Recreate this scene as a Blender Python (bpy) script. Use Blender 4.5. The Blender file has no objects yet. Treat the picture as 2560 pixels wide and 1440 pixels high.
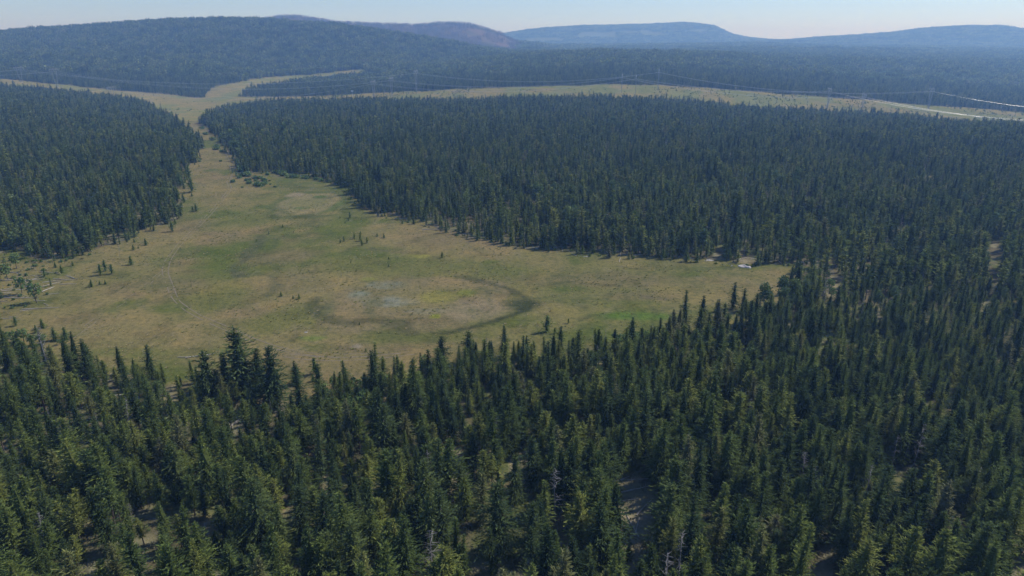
import bpy, math, random
import numpy as np
from mathutils import Vector, Matrix
R = math.radians
SC = bpy.context.scene
COL = SC.collection
# ------------------------------------------------------------------ camera
F, PX, PY, H, PITCH = 1762.0, 1280.0, 720.0, 90.0, R(19.2)
cam_d = bpy.data.cameras.new('camera'); cam = bpy.data.objects.new('camera', cam_d); COL.objects.link(cam)
cam_d.sensor_width = 36.0; cam_d.lens = 36.0 * F / 2560.0
cam_d.clip_start = 1.0; cam_d.clip_end = 60000.0
cam.location = (0, 0, H); cam.rotation_euler = (R(90) - PITCH, 0, 0)
SC.camera = cam
# ------------------------------------------------------------------ light
SUN_EL, SUN_AZ = R(46), R(66)           # azimuth measured from the view direction (+Y) towards the right (+X)
w = bpy.data.worlds.new('World'); SC.world = w; w.use_nodes = True
nt = w.node_tree; nt.nodes.clear()
o_ = nt.nodes.new('ShaderNodeOutputWorld'); b_ = nt.nodes.new('ShaderNodeBackground'); s_ = nt.nodes.new('ShaderNodeTexSky')
s_.sky_type = 'NISHITA'; s_.sun_disc = False; s_.sun_elevation = SUN_EL; s_.sun_rotation = SUN_AZ
s_.altitude = 900; s_.air_density = 1.0; s_.dust_density = 0.4; s_.ozone_density = 1.5
b_.inputs['Strength'].default_value = 0.13
tn_ = nt.nodes.new('ShaderNodeMix'); tn_.data_type = 'RGBA'; tn_.blend_type = 'MULTIPLY'; tn_.inputs[0].default_value = 1.0; tn_.inputs[7].default_value = (.605, .718, .99, 1)
nt.links.new(s_.outputs[0], tn_.inputs[6]); nt.links.new(tn_.outputs[2], b_.inputs[0]); nt.links.new(b_.outputs[0], o_.inputs[0])
sd = bpy.data.lights.new('sun', 'SUN'); sd.energy = 4.2; sd.angle = R(0.5); sd.color = (1.0, 0.96, 0.91)
sun = bpy.data.objects.new('sun', sd); COL.objects.link(sun)
sv = Vector((math.sin(SUN_AZ) * math.cos(SUN_EL), math.cos(SUN_AZ) * math.cos(SUN_EL), math.sin(SUN_EL)))
sun.rotation_euler = sv.to_track_quat('Z', 'Y').to_euler(); sun.location = (0, 0, 400)
SC.view_settings.view_transform = 'Standard'; SC.view_settings.look = 'None'
SC.view_settings.exposure = 0.1; SC.view_settings.gamma = 1
SC.cycles.max_bounces = 5; SC.cycles.diffuse_bounces = 2; SC.cycles.transmission_bounces = 2
SC.cycles.volume_bounces = 1
HAZE_DENSITY, HAZE_COLOR = 2.15e-4, (0.28, 0.52, 1.0)
# ------------------------------------------------------------------ projections
ct, st = math.cos(PITCH), math.sin(PITCH)
def ray(px, py):
    u = (np.asarray(px, float) - PX) / F; v = (PY - np.asarray(py, float)) / F
    return u, ct + v * st, -st + v * ct
def ground(px, py, z=0.0):               # point of the plane at height z seen in that direction
    u, dy, dz = ray(px, py); k = (z - H) / dz
    return u * k, dy * k
def z_at(py, Y):                          # height at depth Y seen at row py
    u, dy, dz = ray(PX, py); return H + Y * dz / dy
def project(x, y, z):
    dz = z - H
    d = y * ct - dz * st; up = y * st + dz * ct
    d = np.where(d < 1, 1, d)
    return PX + F * x / d, PY - F * up / d, d
# ------------------------------------------------------------------ noise
def vnoise(x, y, scale, seed=0):
    x = np.asarray(x, float) / scale + seed * 17.31; y = np.asarray(y, float) / scale - seed * 9.77
    xi = np.floor(x).astype(np.int64); yi = np.floor(y).astype(np.int64)
    fx = x - xi; fy = y - yi; fx = fx * fx * (3 - 2 * fx); fy = fy * fy * (3 - 2 * fy)
    def h(a, b):
        n = (a * 374761393 + b * 668265263 + seed * 974634777) & 0xffffffff
        n = ((n ^ (n >> 13)) * 1274126177) & 0xffffffff
        return ((n ^ (n >> 16)) & 0xffff) / 65535.0
    a = h(xi, yi) * (1 - fx) + h(xi + 1, yi) * fx; b = h(xi, yi + 1) * (1 - fx) + h(xi + 1, yi + 1) * fx
    return a * (1 - fy) + b * fy
def fbm(x, y, scale, seed=0, n=4):
    t = 0; a = .5; s = 0
    for i in range(n):
        t = t + a * vnoise(x, y, scale / 2 ** i, seed + i * 7); s += a; a *= .55
    return t / s
def sstep(a, b, x):
    t = np.clip((x - a) / (b - a), 0, 1); return t * t * (3 - 2 * t)
def inside(poly, x, y):
    x = np.asarray(x); y = np.asarray(y); c = np.zeros(x.shape, bool)
    n = len(poly)
    for i in range(n):
        x0, y0 = poly[i]; x1, y1 = poly[(i + 1) % n]
        if y0 == y1: continue
        c ^= ((y0 > y) != (y1 > y)) & (x < (x1 - x0) * (y - y0) / (y1 - y0) + x0)
    return c
# ------------------------------------------------------------------ terrain height
def A(*pairs): return np.array(pairs[0::2], float), np.array(pairs[1::2], float)
YLINE = lambda s: 1300.0 / (0.9848 + 0.1736 * s)      # depth of the power line corridor for ray slope s
cor_near_z = A(-300, 9, 0, 7, 100, 3, 200, -5, 300, -12, 400, -21, 500, -21, 640, -17, 780, -11, 920, -10, 1040, -9, 1280, -2.5, 1500, 1, 1650, -1.5, 1900, -12.5, 2100, -15.5, 2300, -23, 2560, -33, 2860, -34)
cor_far_p = A(-300, 180, 0, 194, 250, 221, 500, 246, 640, 243, 780, 240, 920, 232, 1040, 227, 1280, 217, 1500, 212, 1650, 213, 1900, 230, 2100, 245, 2300, 261, 2560, 280, 2860, 300)
rows_p = {
 1850: A(-300, 150, 0, 162, 250, 170, 500, 176, 560, 183, 640, 201, 700, 205, 800, 207, 920, 208, 1040, 194, 1280, 175, 1500, 165, 1650, 166, 1900, 183, 2100, 191, 2300, 202, 2560, 212, 2860, 220),
 2080: A(-300, 138, 0, 142, 250, 143, 500, 144, 600, 156, 700, 172, 800, 176, 920, 174, 1040, 174, 1280, 157, 1500, 148, 1650, 149, 1900, 167, 2100, 175, 2300, 184, 2560, 192, 2860, 200),
 2300: A(-300, 120, 0, 121, 300, 116, 500, 108, 600, 110, 700, 125, 920, 138, 1040, 158, 1150, 152, 1280, 142, 1400, 136, 1550, 134, 1650, 136, 1750, 142, 1900, 152, 2100, 158, 2300, 166, 2560, 172, 2860, 180),
 2700: A(-300, 100, 0, 86, 150, 77, 300, 67, 430, 54, 560, 49, 700, 54, 850, 68, 1000, 90, 1150, 113, 1280, 141, 1400, 146, 1550, 146, 1650, 142, 1900, 141, 2100, 147, 2300, 153, 2560, 160, 2860, 165),
 3200: A(-300, 118, 0, 112, 600, 100, 900, 112, 1150, 126, 1280, 134, 1650, 134, 1900, 132, 2100, 136, 2560, 142, 2860, 145),
 4000: A(-300, 115, 0, 112, 600, 60, 690, 46, 740, 41, 800, 51, 850, 61, 920, 61, 1040, 66, 1100, 61, 1160, 60, 1210, 72, 1250, 86, 1290, 108, 1400, 124, 1650, 124, 1900, 121, 2560, 130, 2860, 132),
 4700: A(-300, 118, 0, 116, 1200, 119, 1290, 121, 1650, 120, 1900, 116, 2560, 121, 2860, 123),
 5500: A(-300, 118, 1290, 118, 1650, 117, 1900, 108, 1960, 106, 2050, 100, 2150, 93, 2250, 82, 2330, 72, 2420, 68, 2500, 70, 2560, 76, 2700, 92, 2860, 108),
 6500: A(-300, 116, 1180, 115, 1230, 94, 1260, 86, 1330, 74, 1400, 69, 1550, 66, 1700, 63, 1780, 69, 1830, 91, 1900, 100, 1960, 107, 2100, 112, 2860, 114),
 8000: A(-300, 113, 2860, 113),
 12000: A(-300, 109, 1880, 109, 1940, 102.5, 2000, 106, 2100, 96, 2140, 89, 2200, 81, 2260, 83, 2330, 95, 2450, 106, 2860, 108),
 13500: A(-300, 112, 2860, 112)}
kn_k = {1850: 1.046, 2080: 1.049, 2300: 1.052, 2700: 1.056}
def knots(s):
    """ per ray slope s: arrays (K, n) of depth and height """
    s = np.asarray(s, float); Ys, Zs = [], []
    def pxs(k): return PX + F * s * k
    yl = YLINE(s)
    zb = np.interp(pxs(1.03), *cor_near_z)
    for y, z in ((-3000, 0 * s), (0, 0 * s), (650, 0 * s), (920, zb * .5)):
        Ys.append(np.full(s.shape, float(y))); Zs.append(z)
    Ys.append(yl - 110); Zs.append(zb)
    Ys.append(yl + 90); Zs.append(z_at(np.interp(pxs(1.037), *cor_far_p), yl + 90))
    for y in sorted(rows_p):
        Ys.append(np.full(s.shape, float(y))); Zs.append(z_at(np.interp(pxs(kn_k.get(y, 1.059)), *rows_p[y]), float(y)))
    return np.array(Ys), np.array(Zs)
SG = np.linspace(-1.3, 1.3, 1041)
KY, KZ = knots(SG)
ker = np.exp(-0.5 * (np.arange(-6, 7) / 2.2) ** 2); ker /= ker.sum()
KZ = np.array([np.convolve(np.pad(r, 6, 'edge'), ker, 'valid') for r in KZ])
d_ = np.diff(KZ, axis=0) / np.diff(KY, axis=0)          # monotone cubic tangents
m_ = np.zeros_like(KZ); m_[0] = d_[0]; m_[-1] = d_[-1]
same = d_[1:] * d_[:-1] > 0
with np.errstate(divide='ignore', invalid='ignore'):
    hm = 2 * d_[1:] * d_[:-1] / (d_[1:] + d_[:-1])
m_[1:-1] = np.where(same, hm, 0)
def height(x, y):
    x = np.asarray(x, float); y = np.asarray(y, float)
    s = np.clip(x / np.maximum(y, 400.0), -1.299, 1.299)
    g = (s + 1.3) / 2.6 * 1040; i0 = np.clip(np.floor(g).astype(int), 0, 1039); fr = g - i0
    out = 0
    for ii, ww in ((i0, 1 - fr), (i0 + 1, fr)):
        ky = KY[:, ii]; kz = KZ[:, ii]; mm = m_[:, ii]
        k = np.clip((y[None] >= ky).sum(0) - 1, 0, KY.shape[0] - 2)
        ar = np.indices(y.shape); tk = lambda a, q: np.take_along_axis(a, q[None], 0)[0]
        y0, y1, z0, z1, m0, m1 = tk(ky, k), tk(ky, k + 1), tk(kz, k), tk(kz, k + 1), tk(mm, k), tk(mm, k + 1)
        h = y1 - y0; t = np.clip((y - y0) / h, 0, 1)
        out = out + ww * ((2*t**3-3*t**2+1)*z0 + (t**3-2*t**2+t)*h*m0 + (-2*t**3+3*t**2)*z1 + (t**3-t**2)*h*m1)
    und = (fbm(x, y, 260, 5, 3) - .5) * np.clip((y - 800) / 1500, 0, 1) * 22 + (fbm(x, y, 900, 8, 2) - .5) * np.clip((y - 2500) / 2500, 0, 1) * 26
    return out + und * np.where(np.abs(y - YLINE(s)) < 130, .25, 1)
def h1(x, y): return float(height(np.array([x]), np.array([y]))[0])
_ty = np.concatenate([np.arange(300, 2600, 4.), np.arange(2600, 8000, 20.)])
def hit(px, py):                          # first point of the terrain seen in that direction
    u, dy, dz = ray(px, py); X = u / dy * _ty; Z = H + dz / dy * _ty
    k = np.nonzero(height(X, _ty) >= Z)[0]; k = k[0] if len(k) else -1
    return float(X[k]), float(_ty[k])
# ------------------------------------------------------------------ regions on the ground
def gp(px, py, z=0): a, b = ground(px, py, z); return float(a), float(b)
edge_seen = [(0, 800), (0, 612), (60, 640), (100, 655), (190, 643), (215, 628), (300, 602), (370, 572), (410, 557), (437, 545), (452, 500), (450, 478), (466, 462), (455, 450), (470, 440), (462, 425), (468, 408), (487, 404), (494, 396), (495, 372), (484, 350), (464, 325), (446, 302)]
edge_seen2 = [(516, 300), (532, 322), (548, 334), (566, 356), (580, 380), (598, 388), (598, 410), (602, 432), (700, 432), (760, 437), (860, 460), (888, 485), (915, 522), (1000, 545), (1075, 560), (1150, 580), (1250, 608), (1350, 617), (1500, 632), (1700, 644), (1850, 655), (1960, 655), (2005, 662), (2012, 700), (1998, 735)]
tops_seen = [(1955, 735), (1900, 745), (1850, 775), (1750, 785), (1650, 812), (1550, 842), (1450, 855), (1350, 850), (1250, 842), (1150, 862), (1060, 885), (960, 915), (900, 940), (855, 950)]
meadow = [gp(*p) for p in edge_seen] + [gp(425, 285, -8), gp(385, 268, -12), gp(350, 256, -14), gp(650, 256, -14), gp(570, 264, -12), gp(525, 276, -9), gp(506, 290, -5)] + [gp(*p) for p in edge_seen2]
meadow += [gp(a, b, 5) for a, b in tops_seen] + [gp(850, 985), gp(760, 1010), gp(700, 1000), gp(620, 960), gp(500, 955), gp(400, 920, 5), gp(250, 900, 4), gp(130, 890, 4), gp(70, 835, 6), gp(-40, 812, 6)]
sparse1 = [gp(*p) for p in [(-40, 600), (60, 640), (130, 655), (160, 700), (120, 745), (60, 770), (-40, 800)]]           # debris strewn left corner
sparse2 = [gp(*p) for p in [(-60, 960), (250, 950), (480, 930), (760, 950), (790, 1010), (740, 1075), (560, 1080), (330, 1130), (100, 1200), (-60, 1180)]]
thin_stand = [gp(*p) for p in [(230, 930), (480, 930), (770, 950), (800, 1050), (700, 1110), (300, 1110)]]
clear8 = [gp(*p) for p in [(690, 1000), (770, 990), (790, 1030), (740, 1060), (680, 1045)]]
clear1 = [gp(*p) for p in [(1525, 1190), (1600, 1182), (1635, 1235), (1640, 1320), (1625, 1420), (1600, 1480), (1545, 1480), (1530, 1350), (1528, 1270)]]
clear2 = [gp(*p) for p in [(2220, 1180), (2290, 1184), (2300, 1270), (2280, 1310), (2220, 1300)]]
clear3 = [gp(*p) for p in [(2335, 1300), (2390, 1280), (2410, 1370), (2390, 1440), (2340, 1430)]]
clear4 = [gp(*p) for p in [(2020, 1440), (2045, 1380), (2085, 1375), (2090, 1500), (2080, 1620), (1990, 1620)]]
clear5 = [gp(*p) for p in [(2528, 1300), (2620, 1270), (2620, 1560), (2500, 1540)]]
clear6 = [gp(*p) for p in [(2462, 735), (2470, 610), (2500, 598), (2500, 735)]]
clear7 = [gp(*p) for p in [(2050, 655), (2075, 655), (2105, 700), (2105, 760), (2080, 790), (2055, 770), (2070, 700)]]
clear9 = [gp(*p) for p in [(215, 1375), (265, 1370), (300, 1500), (210, 1500)]]
clear10 = [gp(*p) for p in [(1270, 1140), (1330, 1135), (1330, 1230), (1280, 1240)]]
clear11 = [gp(*p) for p in [(1110, 1120), (1160, 1115), (1170, 1215), (1120, 1220)]]
clears = [clear1, clear2, clear3, clear4, clear5, clear8, clear9, clear10, clear11]
def sY(px, Y, k=1.04): return ((px - PX) / F / k * Y, Y)
tongue = [hit(*p) for p in [(500, 247), (524, 226), (548, 214), (600, 207), (625, 199), (660, 194), (700, 192), (760, 187), (800, 184), (840, 178), (915, 173), (930, 178), (900, 189), (840, 197), (780, 204), (720, 212), (670, 217), (640, 222), (615, 228), (602, 240), (598, 258)]] + [sY(600, 1300), sY(480, 1300)]
belt = [sY(*p) for p in [(560, 1560), (600, 1620), (606, 1720), (575, 1700)]]
def seen_px(x, y, z): return project(x, y, z)
def corridor_t(x, y):                     # -1 near edge .. +1 far edge
    s = x / np.maximum(y, 1); return (y - (YLINE(s) - 10)) / 100.0
def open_ground(x, y):
    jx = (vnoise(x, y, 9, 3) - .5) * 7; jy = (vnoise(x, y, 9, 4) - .5) * 9
    near = y < 1200
    m = inside(meadow, x + jx * np.clip(y / 300, .4, 2), y + jy * np.clip(y / 300, .4, 2))
    c = np.abs(corridor_t(x, y + (vnoise(x, y, 40, 6) - .5) * 30)) < 1
    t = inside(tongue, x + jx * 2, y + jy * 2.5)
    return m | c | t
# ------------------------------------------------------------------ helpers for objects
def tag(o, label=None, cat=None, group=None, kind=None):
    if label: o['label'] = label
    if cat: o['category'] = cat
    if group: o['group'] = group
    if kind: o['kind'] = kind
    return o
def empty(name, loc=(0, 0, 0)):
    o = bpy.data.objects.new(name, None); COL.objects.link(o); o.location = loc; o.empty_display_size = .5; return o
def mesh_np(name, V, Fc, mats, mi=None, tint=None, smooth=False):
    """ V (n,3); Fc list/array of faces with equal vertex count """
    me = bpy.data.meshes.new(name); V = np.asarray(V, np.float32); Fc = np.asarray(Fc, np.int32)
    k = Fc.shape[1]; n = len(Fc)
    me.vertices.add(len(V)); me.vertices.foreach_set('co', V.ravel())
    me.loops.add(n * k); me.loops.foreach_set('vertex_index', Fc.ravel())
    me.polygons.add(n); me.polygons.foreach_set('loop_start', np.arange(0, n * k, k, dtype=np.int32))
    me.polygons.foreach_set('loop_total', np.full(n, k, np.int32))
    for m in mats: me.materials.append(m)
    if mi is not None: me.polygons.foreach_set('material_index', np.asarray(mi, np.int32))
    me.polygons.foreach_set('use_smooth', np.full(n, smooth, bool))
    me.update(calc_edges=True)
    if tint is not None:
        a = me.attributes.new('tint', 'FLOAT', 'POINT'); a.data.foreach_set('value', np.asarray(tint, np.float32))
    return me
def obj(name, me, parent=None, loc=None):
    o = bpy.data.objects.new(name, me); COL.objects.link(o)
    if parent: o.parent = parent
    if loc is not None: o.location = loc
    return o
class G:                                   # quad collector
    def __init__(s): s.v = []; s.f = []; s.m = []; s.t = []; s.n = 0
    def quads(s, Q, mi=0, tint=None):      # Q (n,4,3)
        Q = np.asarray(Q, float); n = len(Q)
        if not n: return
        s.v.append(Q.reshape(-1, 3)); s.f.append(np.arange(n * 4).reshape(n, 4) + s.n); s.m.append(np.full(n, mi)); s.n += n * 4
        t = np.full(n, .5) if tint is None else np.asarray(tint); s.t.append(np.repeat(t, 4))
    def tube(s, pts, rad, sides=6, mi=0, tint=.5):
        pts = np.asarray(pts, float); rad = np.broadcast_to(rad, (len(pts),)); rings = []
        for i in range(len(pts)):
            d = pts[min(i + 1, len(pts) - 1)] - pts[max(i - 1, 0)]; d = d / (np.linalg.norm(d) + 1e-9)
            a = np.cross(d, [0, 0, 1.0]) if abs(d[2]) < .9 else np.cross(d, [1.0, 0, 0]); a /= np.linalg.norm(a); b = np.cross(d, a)
            th = np.arange(sides) * 2 * math.pi / sides
            rings.append(pts[i] + rad[i] * (np.cos(th)[:, None] * a + np.sin(th)[:, None] * b))
        base = s.n; s.v.append(np.concatenate(rings)); fs = []
        for i in range(len(pts) - 1):
            for k in range(sides):
                k2 = (k + 1) % sides; fs.append((base + i*sides + k, base + i*sides + k2, base + (i+1)*sides + k2, base + (i+1)*sides + k))
        s.f.append(np.array(fs)); s.m.append(np.full(len(fs), mi)); s.t.append(np.full(len(pts) * sides, tint)); s.n += len(pts) * sides
    def box(s, c, size, mi=0, rot=None):
        sx, sy, sz = np.array(size) / 2; v = np.array([(a*sx, b*sy, e*sz) for a in (-1, 1) for b in (-1, 1) for e in (-1, 1)])
        if rot is not None: v = v @ np.array(rot).T
        f = np.array([(0,1,3,2),(4,6,7,5),(0,4,5,1),(2,3,7,6),(0,2,6,4),(1,5,7,3)]) + s.n
        s.v.append(v + np.array(c)); s.f.append(f); s.m.append(np.full(6, mi)); s.t.append(np.full(8, .5)); s.n += 8
    def mesh(s, name, mats, smooth=False):
        return mesh_np(name, np.concatenate(s.v), np.concatenate(s.f), mats, np.concatenate(s.m), np.concatenate(s.t), smooth)
# ------------------------------------------------------------------ materials
def newmat(name):
    m = bpy.data.materials.new(name); m.use_nodes = True; n = m.node_tree; b = n.nodes['Principled BSDF']
    b.inputs['Roughness'].default_value = .85; b.inputs['Specular IOR Level'].default_value = .2
    return m, n, b
def ramp(n, fac, stops):
    r = n.nodes.new('ShaderNodeValToRGB'); e = r.color_ramp.elements
    while len(e) < len(stops): e.new(.5)
    for q, (p, c) in zip(e, stops): q.position = p; q.color = (*c, 1)
    n.links.new(fac, r.inputs[0]); return r.outputs[0]
def mixc(n, fac, a, b, mode='MIX'):
    m = n.nodes.new('ShaderNodeMix'); m.data_type = 'RGBA'; m.blend_type = mode
    for s, v in ((m.inputs[0], fac), (m.inputs[6], a), (m.inputs[7], b)):
        if hasattr(v, 'is_linked') or hasattr(v, 'links'): n.links.new(v, s)
        elif isinstance(v, tuple): s.default_value = (*v, 1)
        else: s.default_value = v
    return m.outputs[2]
def foliage(name, stops, trans=.32):
    m, n, b = newmat(name)
    oi = n.nodes.new('ShaderNodeObjectInfo'); at = n.nodes.new('ShaderNodeAttribute'); at.attribute_name = 'tint'
    base = ramp(n, oi.outputs['Random'], stops)
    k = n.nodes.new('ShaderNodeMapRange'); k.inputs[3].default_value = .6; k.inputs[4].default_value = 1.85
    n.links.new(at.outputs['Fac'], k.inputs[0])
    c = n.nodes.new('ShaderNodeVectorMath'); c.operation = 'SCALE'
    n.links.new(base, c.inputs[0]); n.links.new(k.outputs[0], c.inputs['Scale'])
    out = n.nodes['Material Output']
    df = n.nodes.new('ShaderNodeBsdfDiffuse'); tr = n.nodes.new('ShaderNodeBsdfTranslucent'); mx = n.nodes.new('ShaderNodeMixShader'); mx.inputs[0].default_value = trans
    n.links.new(c.outputs[0], df.inputs[0]); n.links.new(c.outputs[0], tr.inputs[0])
    n.links.new(df.outputs[0], mx.inputs[1]); n.links.new(tr.outputs[0], mx.inputs[2]); n.links.new(mx.outputs[0], out.inputs[0])
    n.nodes.remove(b); return m
M_FIR = foliage('conifer needles', [(0, (0.048, 0.070, 0.025)), (.3, (0.086, 0.121, 0.035)), (.65, (0.126, 0.159, 0.041)), (.9, (0.179, 0.199, 0.050)), (1, (0.142, 0.145, 0.070))])
M_FIR_DARK = foliage('dark fir needles', [(0, (0.037, 0.059, 0.025)), (.6, (0.068, 0.096, 0.035)), (1, (0.108, 0.138, 0.043))], .26)
M_PINE = foliage('young pine needles', [(0, (0.086, 0.135, 0.039)), (.5, (0.108, 0.155, 0.041)), (1, (0.142, 0.181, 0.050))])
M_ASPEN = foliage('broad leaves', [(0, (.070, .110, .040)), (.5, (.095, .135, .045)), (1, (.13, .165, .06))], .3)
M_BUSH = foliage('willow leaves', [(0, (0.078, 0.127, 0.044)), (.5, (0.098, 0.152, 0.049)), (1, (0.130, 0.171, 0.054))], .25)
M_SAGE = foliage('grey brush', [(0, (0.182, 0.178, 0.098)), (1, (0.260, 0.241, 0.127))], .1)
def simple(name, c0, c1, scale=3.0, rough=.85):
    m, n, b = newmat(name); tc = n.nodes.new('ShaderNodeTexCoord'); no = n.nodes.new('ShaderNodeTexNoise'); no.inputs['Scale'].default_value = scale; no.inputs['Detail'].default_value = 4
    n.links.new(tc.outputs['Object'], no.inputs[0]); n.links.new(ramp(n, no.outputs[0], [(.3, c0), (.7, c1)]), b.inputs[0]); b.inputs['Roughness'].default_value = rough
    return m
M_BARK = simple('bark', (.055, .045, .038), (.13, .10, .08), 2)
M_DEAD = simple('weathered dead wood', (.17, .16, .15), (.32, .30, .28), 2)
M_BURNT = simple('burnt trunks', (.10, .075, .07), (.20, .15, .13), 2)
M_LOG = simple('bleached logs', (.30, .27, .23), (.50, .46, .40), 1.5)
M_ROCK = simple('pale rock', (.36, .33, .30), (.58, .54, .50), .6)
M_STEEL = simple('galvanised steel', (.22, .24, .27), (.30, .32, .35), .5, .5)
M_CABLE = simple('aluminium conductor', (.52, .53, .56), (.62, .63, .66), .5, .35); 
M_CABLE.node_tree.nodes['Principled BSDF'].inputs['Metallic'].default_value = .6
M_GLASS = simple('insulator', (.35, .42, .45), (.45, .52, .55), 2, .3)
M_WHITE = simple('white painted panel', (.72, .72, .70), (.82, .82, .80), 1, .5)
M_TRACK = simple('bare dirt track', (.15, .125, .085), (.205, .172, .12), .5)
# ground: painted land cover (real colours of grass, soil, litter) with fine procedural mottling
gm, gn, gb = newmat('ground cover')
ga = gn.nodes.new('ShaderNodeAttribute'); ga.attribute_name = 'cover'
tc = gn.nodes.new('ShaderNodeTexCoord')
def gnoise(scale, det, dist=0):
    q = gn.nodes.new('ShaderNodeTexNoise'); q.inputs['Scale'].default_value = scale; q.inputs['Detail'].default_value = det; q.inputs['Roughness'].default_value = .65; q.inputs['Distortion'].default_value = dist
    gn.links.new(tc.outputs['Object'], q.inputs[0]); return q.outputs[0]
c1 = mixc(gn, 1.0, ga.outputs['Color'], ramp(gn, gnoise(.05, 8, .6), [(.30, (.72, .82, .72)), (.52, (1, 1, 1)), (.72, (1.25, 1.14, 1.04))]), 'MULTIPLY')
c2 = mixc(gn, 1.0, c1, ramp(gn, gnoise(.55, 6), [(.30, (.52, .60, .52)), (.48, (1, 1, 1)), (.72, (1.35, 1.28, 1.18))]), 'MULTIPLY')
gn.links.new(c2, gb.inputs[0]); gb.inputs['Roughness'].default_value = 1; gb.inputs['Specular IOR Level'].default_value = 0
bp = gn.nodes.new('ShaderNodeBump'); bp.inputs['Strength'].default_value = .5; bp.inputs['Distance'].default_value = .6
gn.links.new(gnoise(.9, 5), bp.inputs['Height']); gn.links.new(bp.outputs[0], gb.inputs['Normal'])
# ------------------------------------------------------------------ terrain sheet
yr = np.concatenate([np.arange(-400, 60, 40.), np.arange(60, 170, 3.), np.arange(170, 520, 1.8), np.arange(520, 900, 5.), np.arange(900, 1700, 9.), 1700 * (13500 / 1700.) ** (np.arange(0, 181) / 180.)])
tq = np.concatenate([np.linspace(-1.25, -.62, 60)[:-1], np.linspace(-.62, .62, 560), np.linspace(.62, 1.25, 60)[1:]])
XX = tq[None] * (np.maximum(yr, 0) + 160)[:, None]; YY = np.broadcast_to(yr[:, None], XX.shape)
ZZ = height(XX.ravel(), YY.ravel()).reshape(XX.shape)
def mix3(a, b, t): return a * (1 - t)[..., None] + np.array(b) * t[..., None]
def ell(cx, cy, rx, ry, x, y, warp=.22, seed=1):
    X0, Y0 = gp(cx, cy); X1, _ = gp(cx + rx, cy); _, Ya = gp(cx, cy - ry); _, Yb = gp(cx, cy + ry)
    d = np.sqrt(((x - X0) / (X1 - X0)) ** 2 + ((y - Y0) / ((Ya - Yb) / 2)) ** 2)
    return d + (fbm(x, y, 22, seed, 4) - .5) * 2 * warp
def cover(x, y):
    n1 = fbm(x, y, 70, 11, 5); n2 = fbm(x * 1.0, y * 1.0, 18, 12, 4); n3 = fbm(x, y * .55, 45, 13, 4); n4 = fbm(x, y, 6, 15, 3)
    tan = np.array((.180, .152, .063)); grn = (.095, .112, 0.029); brn = (.185, .128, 0.069)
    c = np.broadcast_to(tan, x.shape + (3,)).copy()
    c = mix3(c, (.142, .136, .048), sstep(.38, .68, n1))
    c = mix3(c, (.182, .136, 0.072), sstep(.54, .72, n3) * .5)
    c = mix3(c, grn, sstep(.52, .64, n2 * .5 + n1 * .5) * .9)
    def blend(e, lo, hi, col, a=1.0):
        nonlocal c
        c = mix3(c, col, (1 - sstep(lo, hi, e)) * a)
    # broad greener swales
    for (cx, cy, rx, ry, a) in ((600, 650, 130, 55, .75), (520, 745, 120, 45, .5), (740, 790, 120, 40, .5), (420, 772, 75, 16, .6), (980, 660, 240, 40, .55), (860, 560, 60, 60, .6), (800, 470, 180, 35, .5), (620, 545, 90, 30, .5), (1250, 680, 120, 25, .5), (800, 870, 60, 12, .7), (1230, 800, 130, 22, .6), (300, 880, 160, 16, .5), (560, 880, 60, 12, .5), (430, 335, 200, 60, .0), (540, 350, 40, 60, .7), (1040, 840, 190, 20, .55)):
        blend(ell(cx, cy, rx, ry, x, y, .45, int(cx)), .45, 1.1, (.084, .108, .022), a)
    blend(ell(1580, 790, 150, 16, x, y, .35, 91), .4, 1.0, (.085, .135, 0.025), .95)
    blend(ell(780, 845, 50, 8, x, y, .35, 93), .4, 1.0, (.12, .17, 0.034), .7)
    # drier, browner ground
    for (cx, cy, rx, ry, a) in ((700, 640, 130, 26, .7), (460, 560, 110, 30, .55), (350, 720, 170, 30, .5), (1080, 600, 90, 18, .5), (1500, 700, 260, 22, .55), (900, 870, 200, 18, .55), (200, 800, 150, 30, .4), (1130, 580, 60, 14, .5), (620, 780, 80, 16, .6), (1600, 740, 120, 14, .5)):
        blend(ell(cx, cy, rx, ry, x, y, .45, int(cx) + 3), .4, 1.1, (.165, .128, 0.070), a * .85)
    # upper dried pond
    e = ell(772, 508, 82, 30, x, y, .30, 21); blend(e, .95, 1.3, (.082, .100, 0.030), .85); blend(e, .78, 1.0, (.195, .170, 0.080), .95); blend(e, .35, .8, (.155, .150, 0.059), .7)
    blend(ell(800, 492, 24, 5, x, y, .3, 22), .5, 1, (.07, .105, 0.029), .9); blend(ell(760, 520, 32, 5, x, y, .4, 23), .5, 1, (.10, .13, 0.042), .8); blend(ell(740, 487, 30, 8, x, y, .3, 24), .4, 1, (.25, .20, 0.130), .8)
    blend(ell(845, 512, 16, 22, x, y, .3, 26), .4, 1, (.10, .13, 0.038), .7)
    # large dried pond
    e = ell(1045, 752, 248, 66, x, y, .42, 31); ring = np.exp(-((e - 1.02) / .05) ** 2) * sstep(.3, .55, fbm(x, y, 34, 36, 4))
    blend(e, .9, 1.05, (.178, .144, 0.074), .8)
    side = sstep(.0, 1, .5 + (x - gp(1045, 752)[0]) / 90) * .7 + .35 * sstep(0, 1, (gp(1045, 765)[1] - y) / 20 + .5)
    c = mix3(c, (.060, .072, 0.030), np.clip(ring * side * .4, 0, .9))
    blend(ell(1295, 760, 34, 20, x, y, .3, 32), .3, 1.0, (.050, .062, 0.029), .9)
    blend(ell(815, 775, 30, 26, x, y, .4, 33), .3, 1.1, (.09, .10, 0.042), .75)
    blend(e, .25, .75, (.168, .148, 0.059), .6)
    blend(ell(1190, 770, 90, 36, x, y, .3, 34), .5, 1.1, (.215, .175, 0.102), .75)
    s1 = sstep(.48, .6, fbm(x, y * .7, 9, 35, 4))
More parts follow.
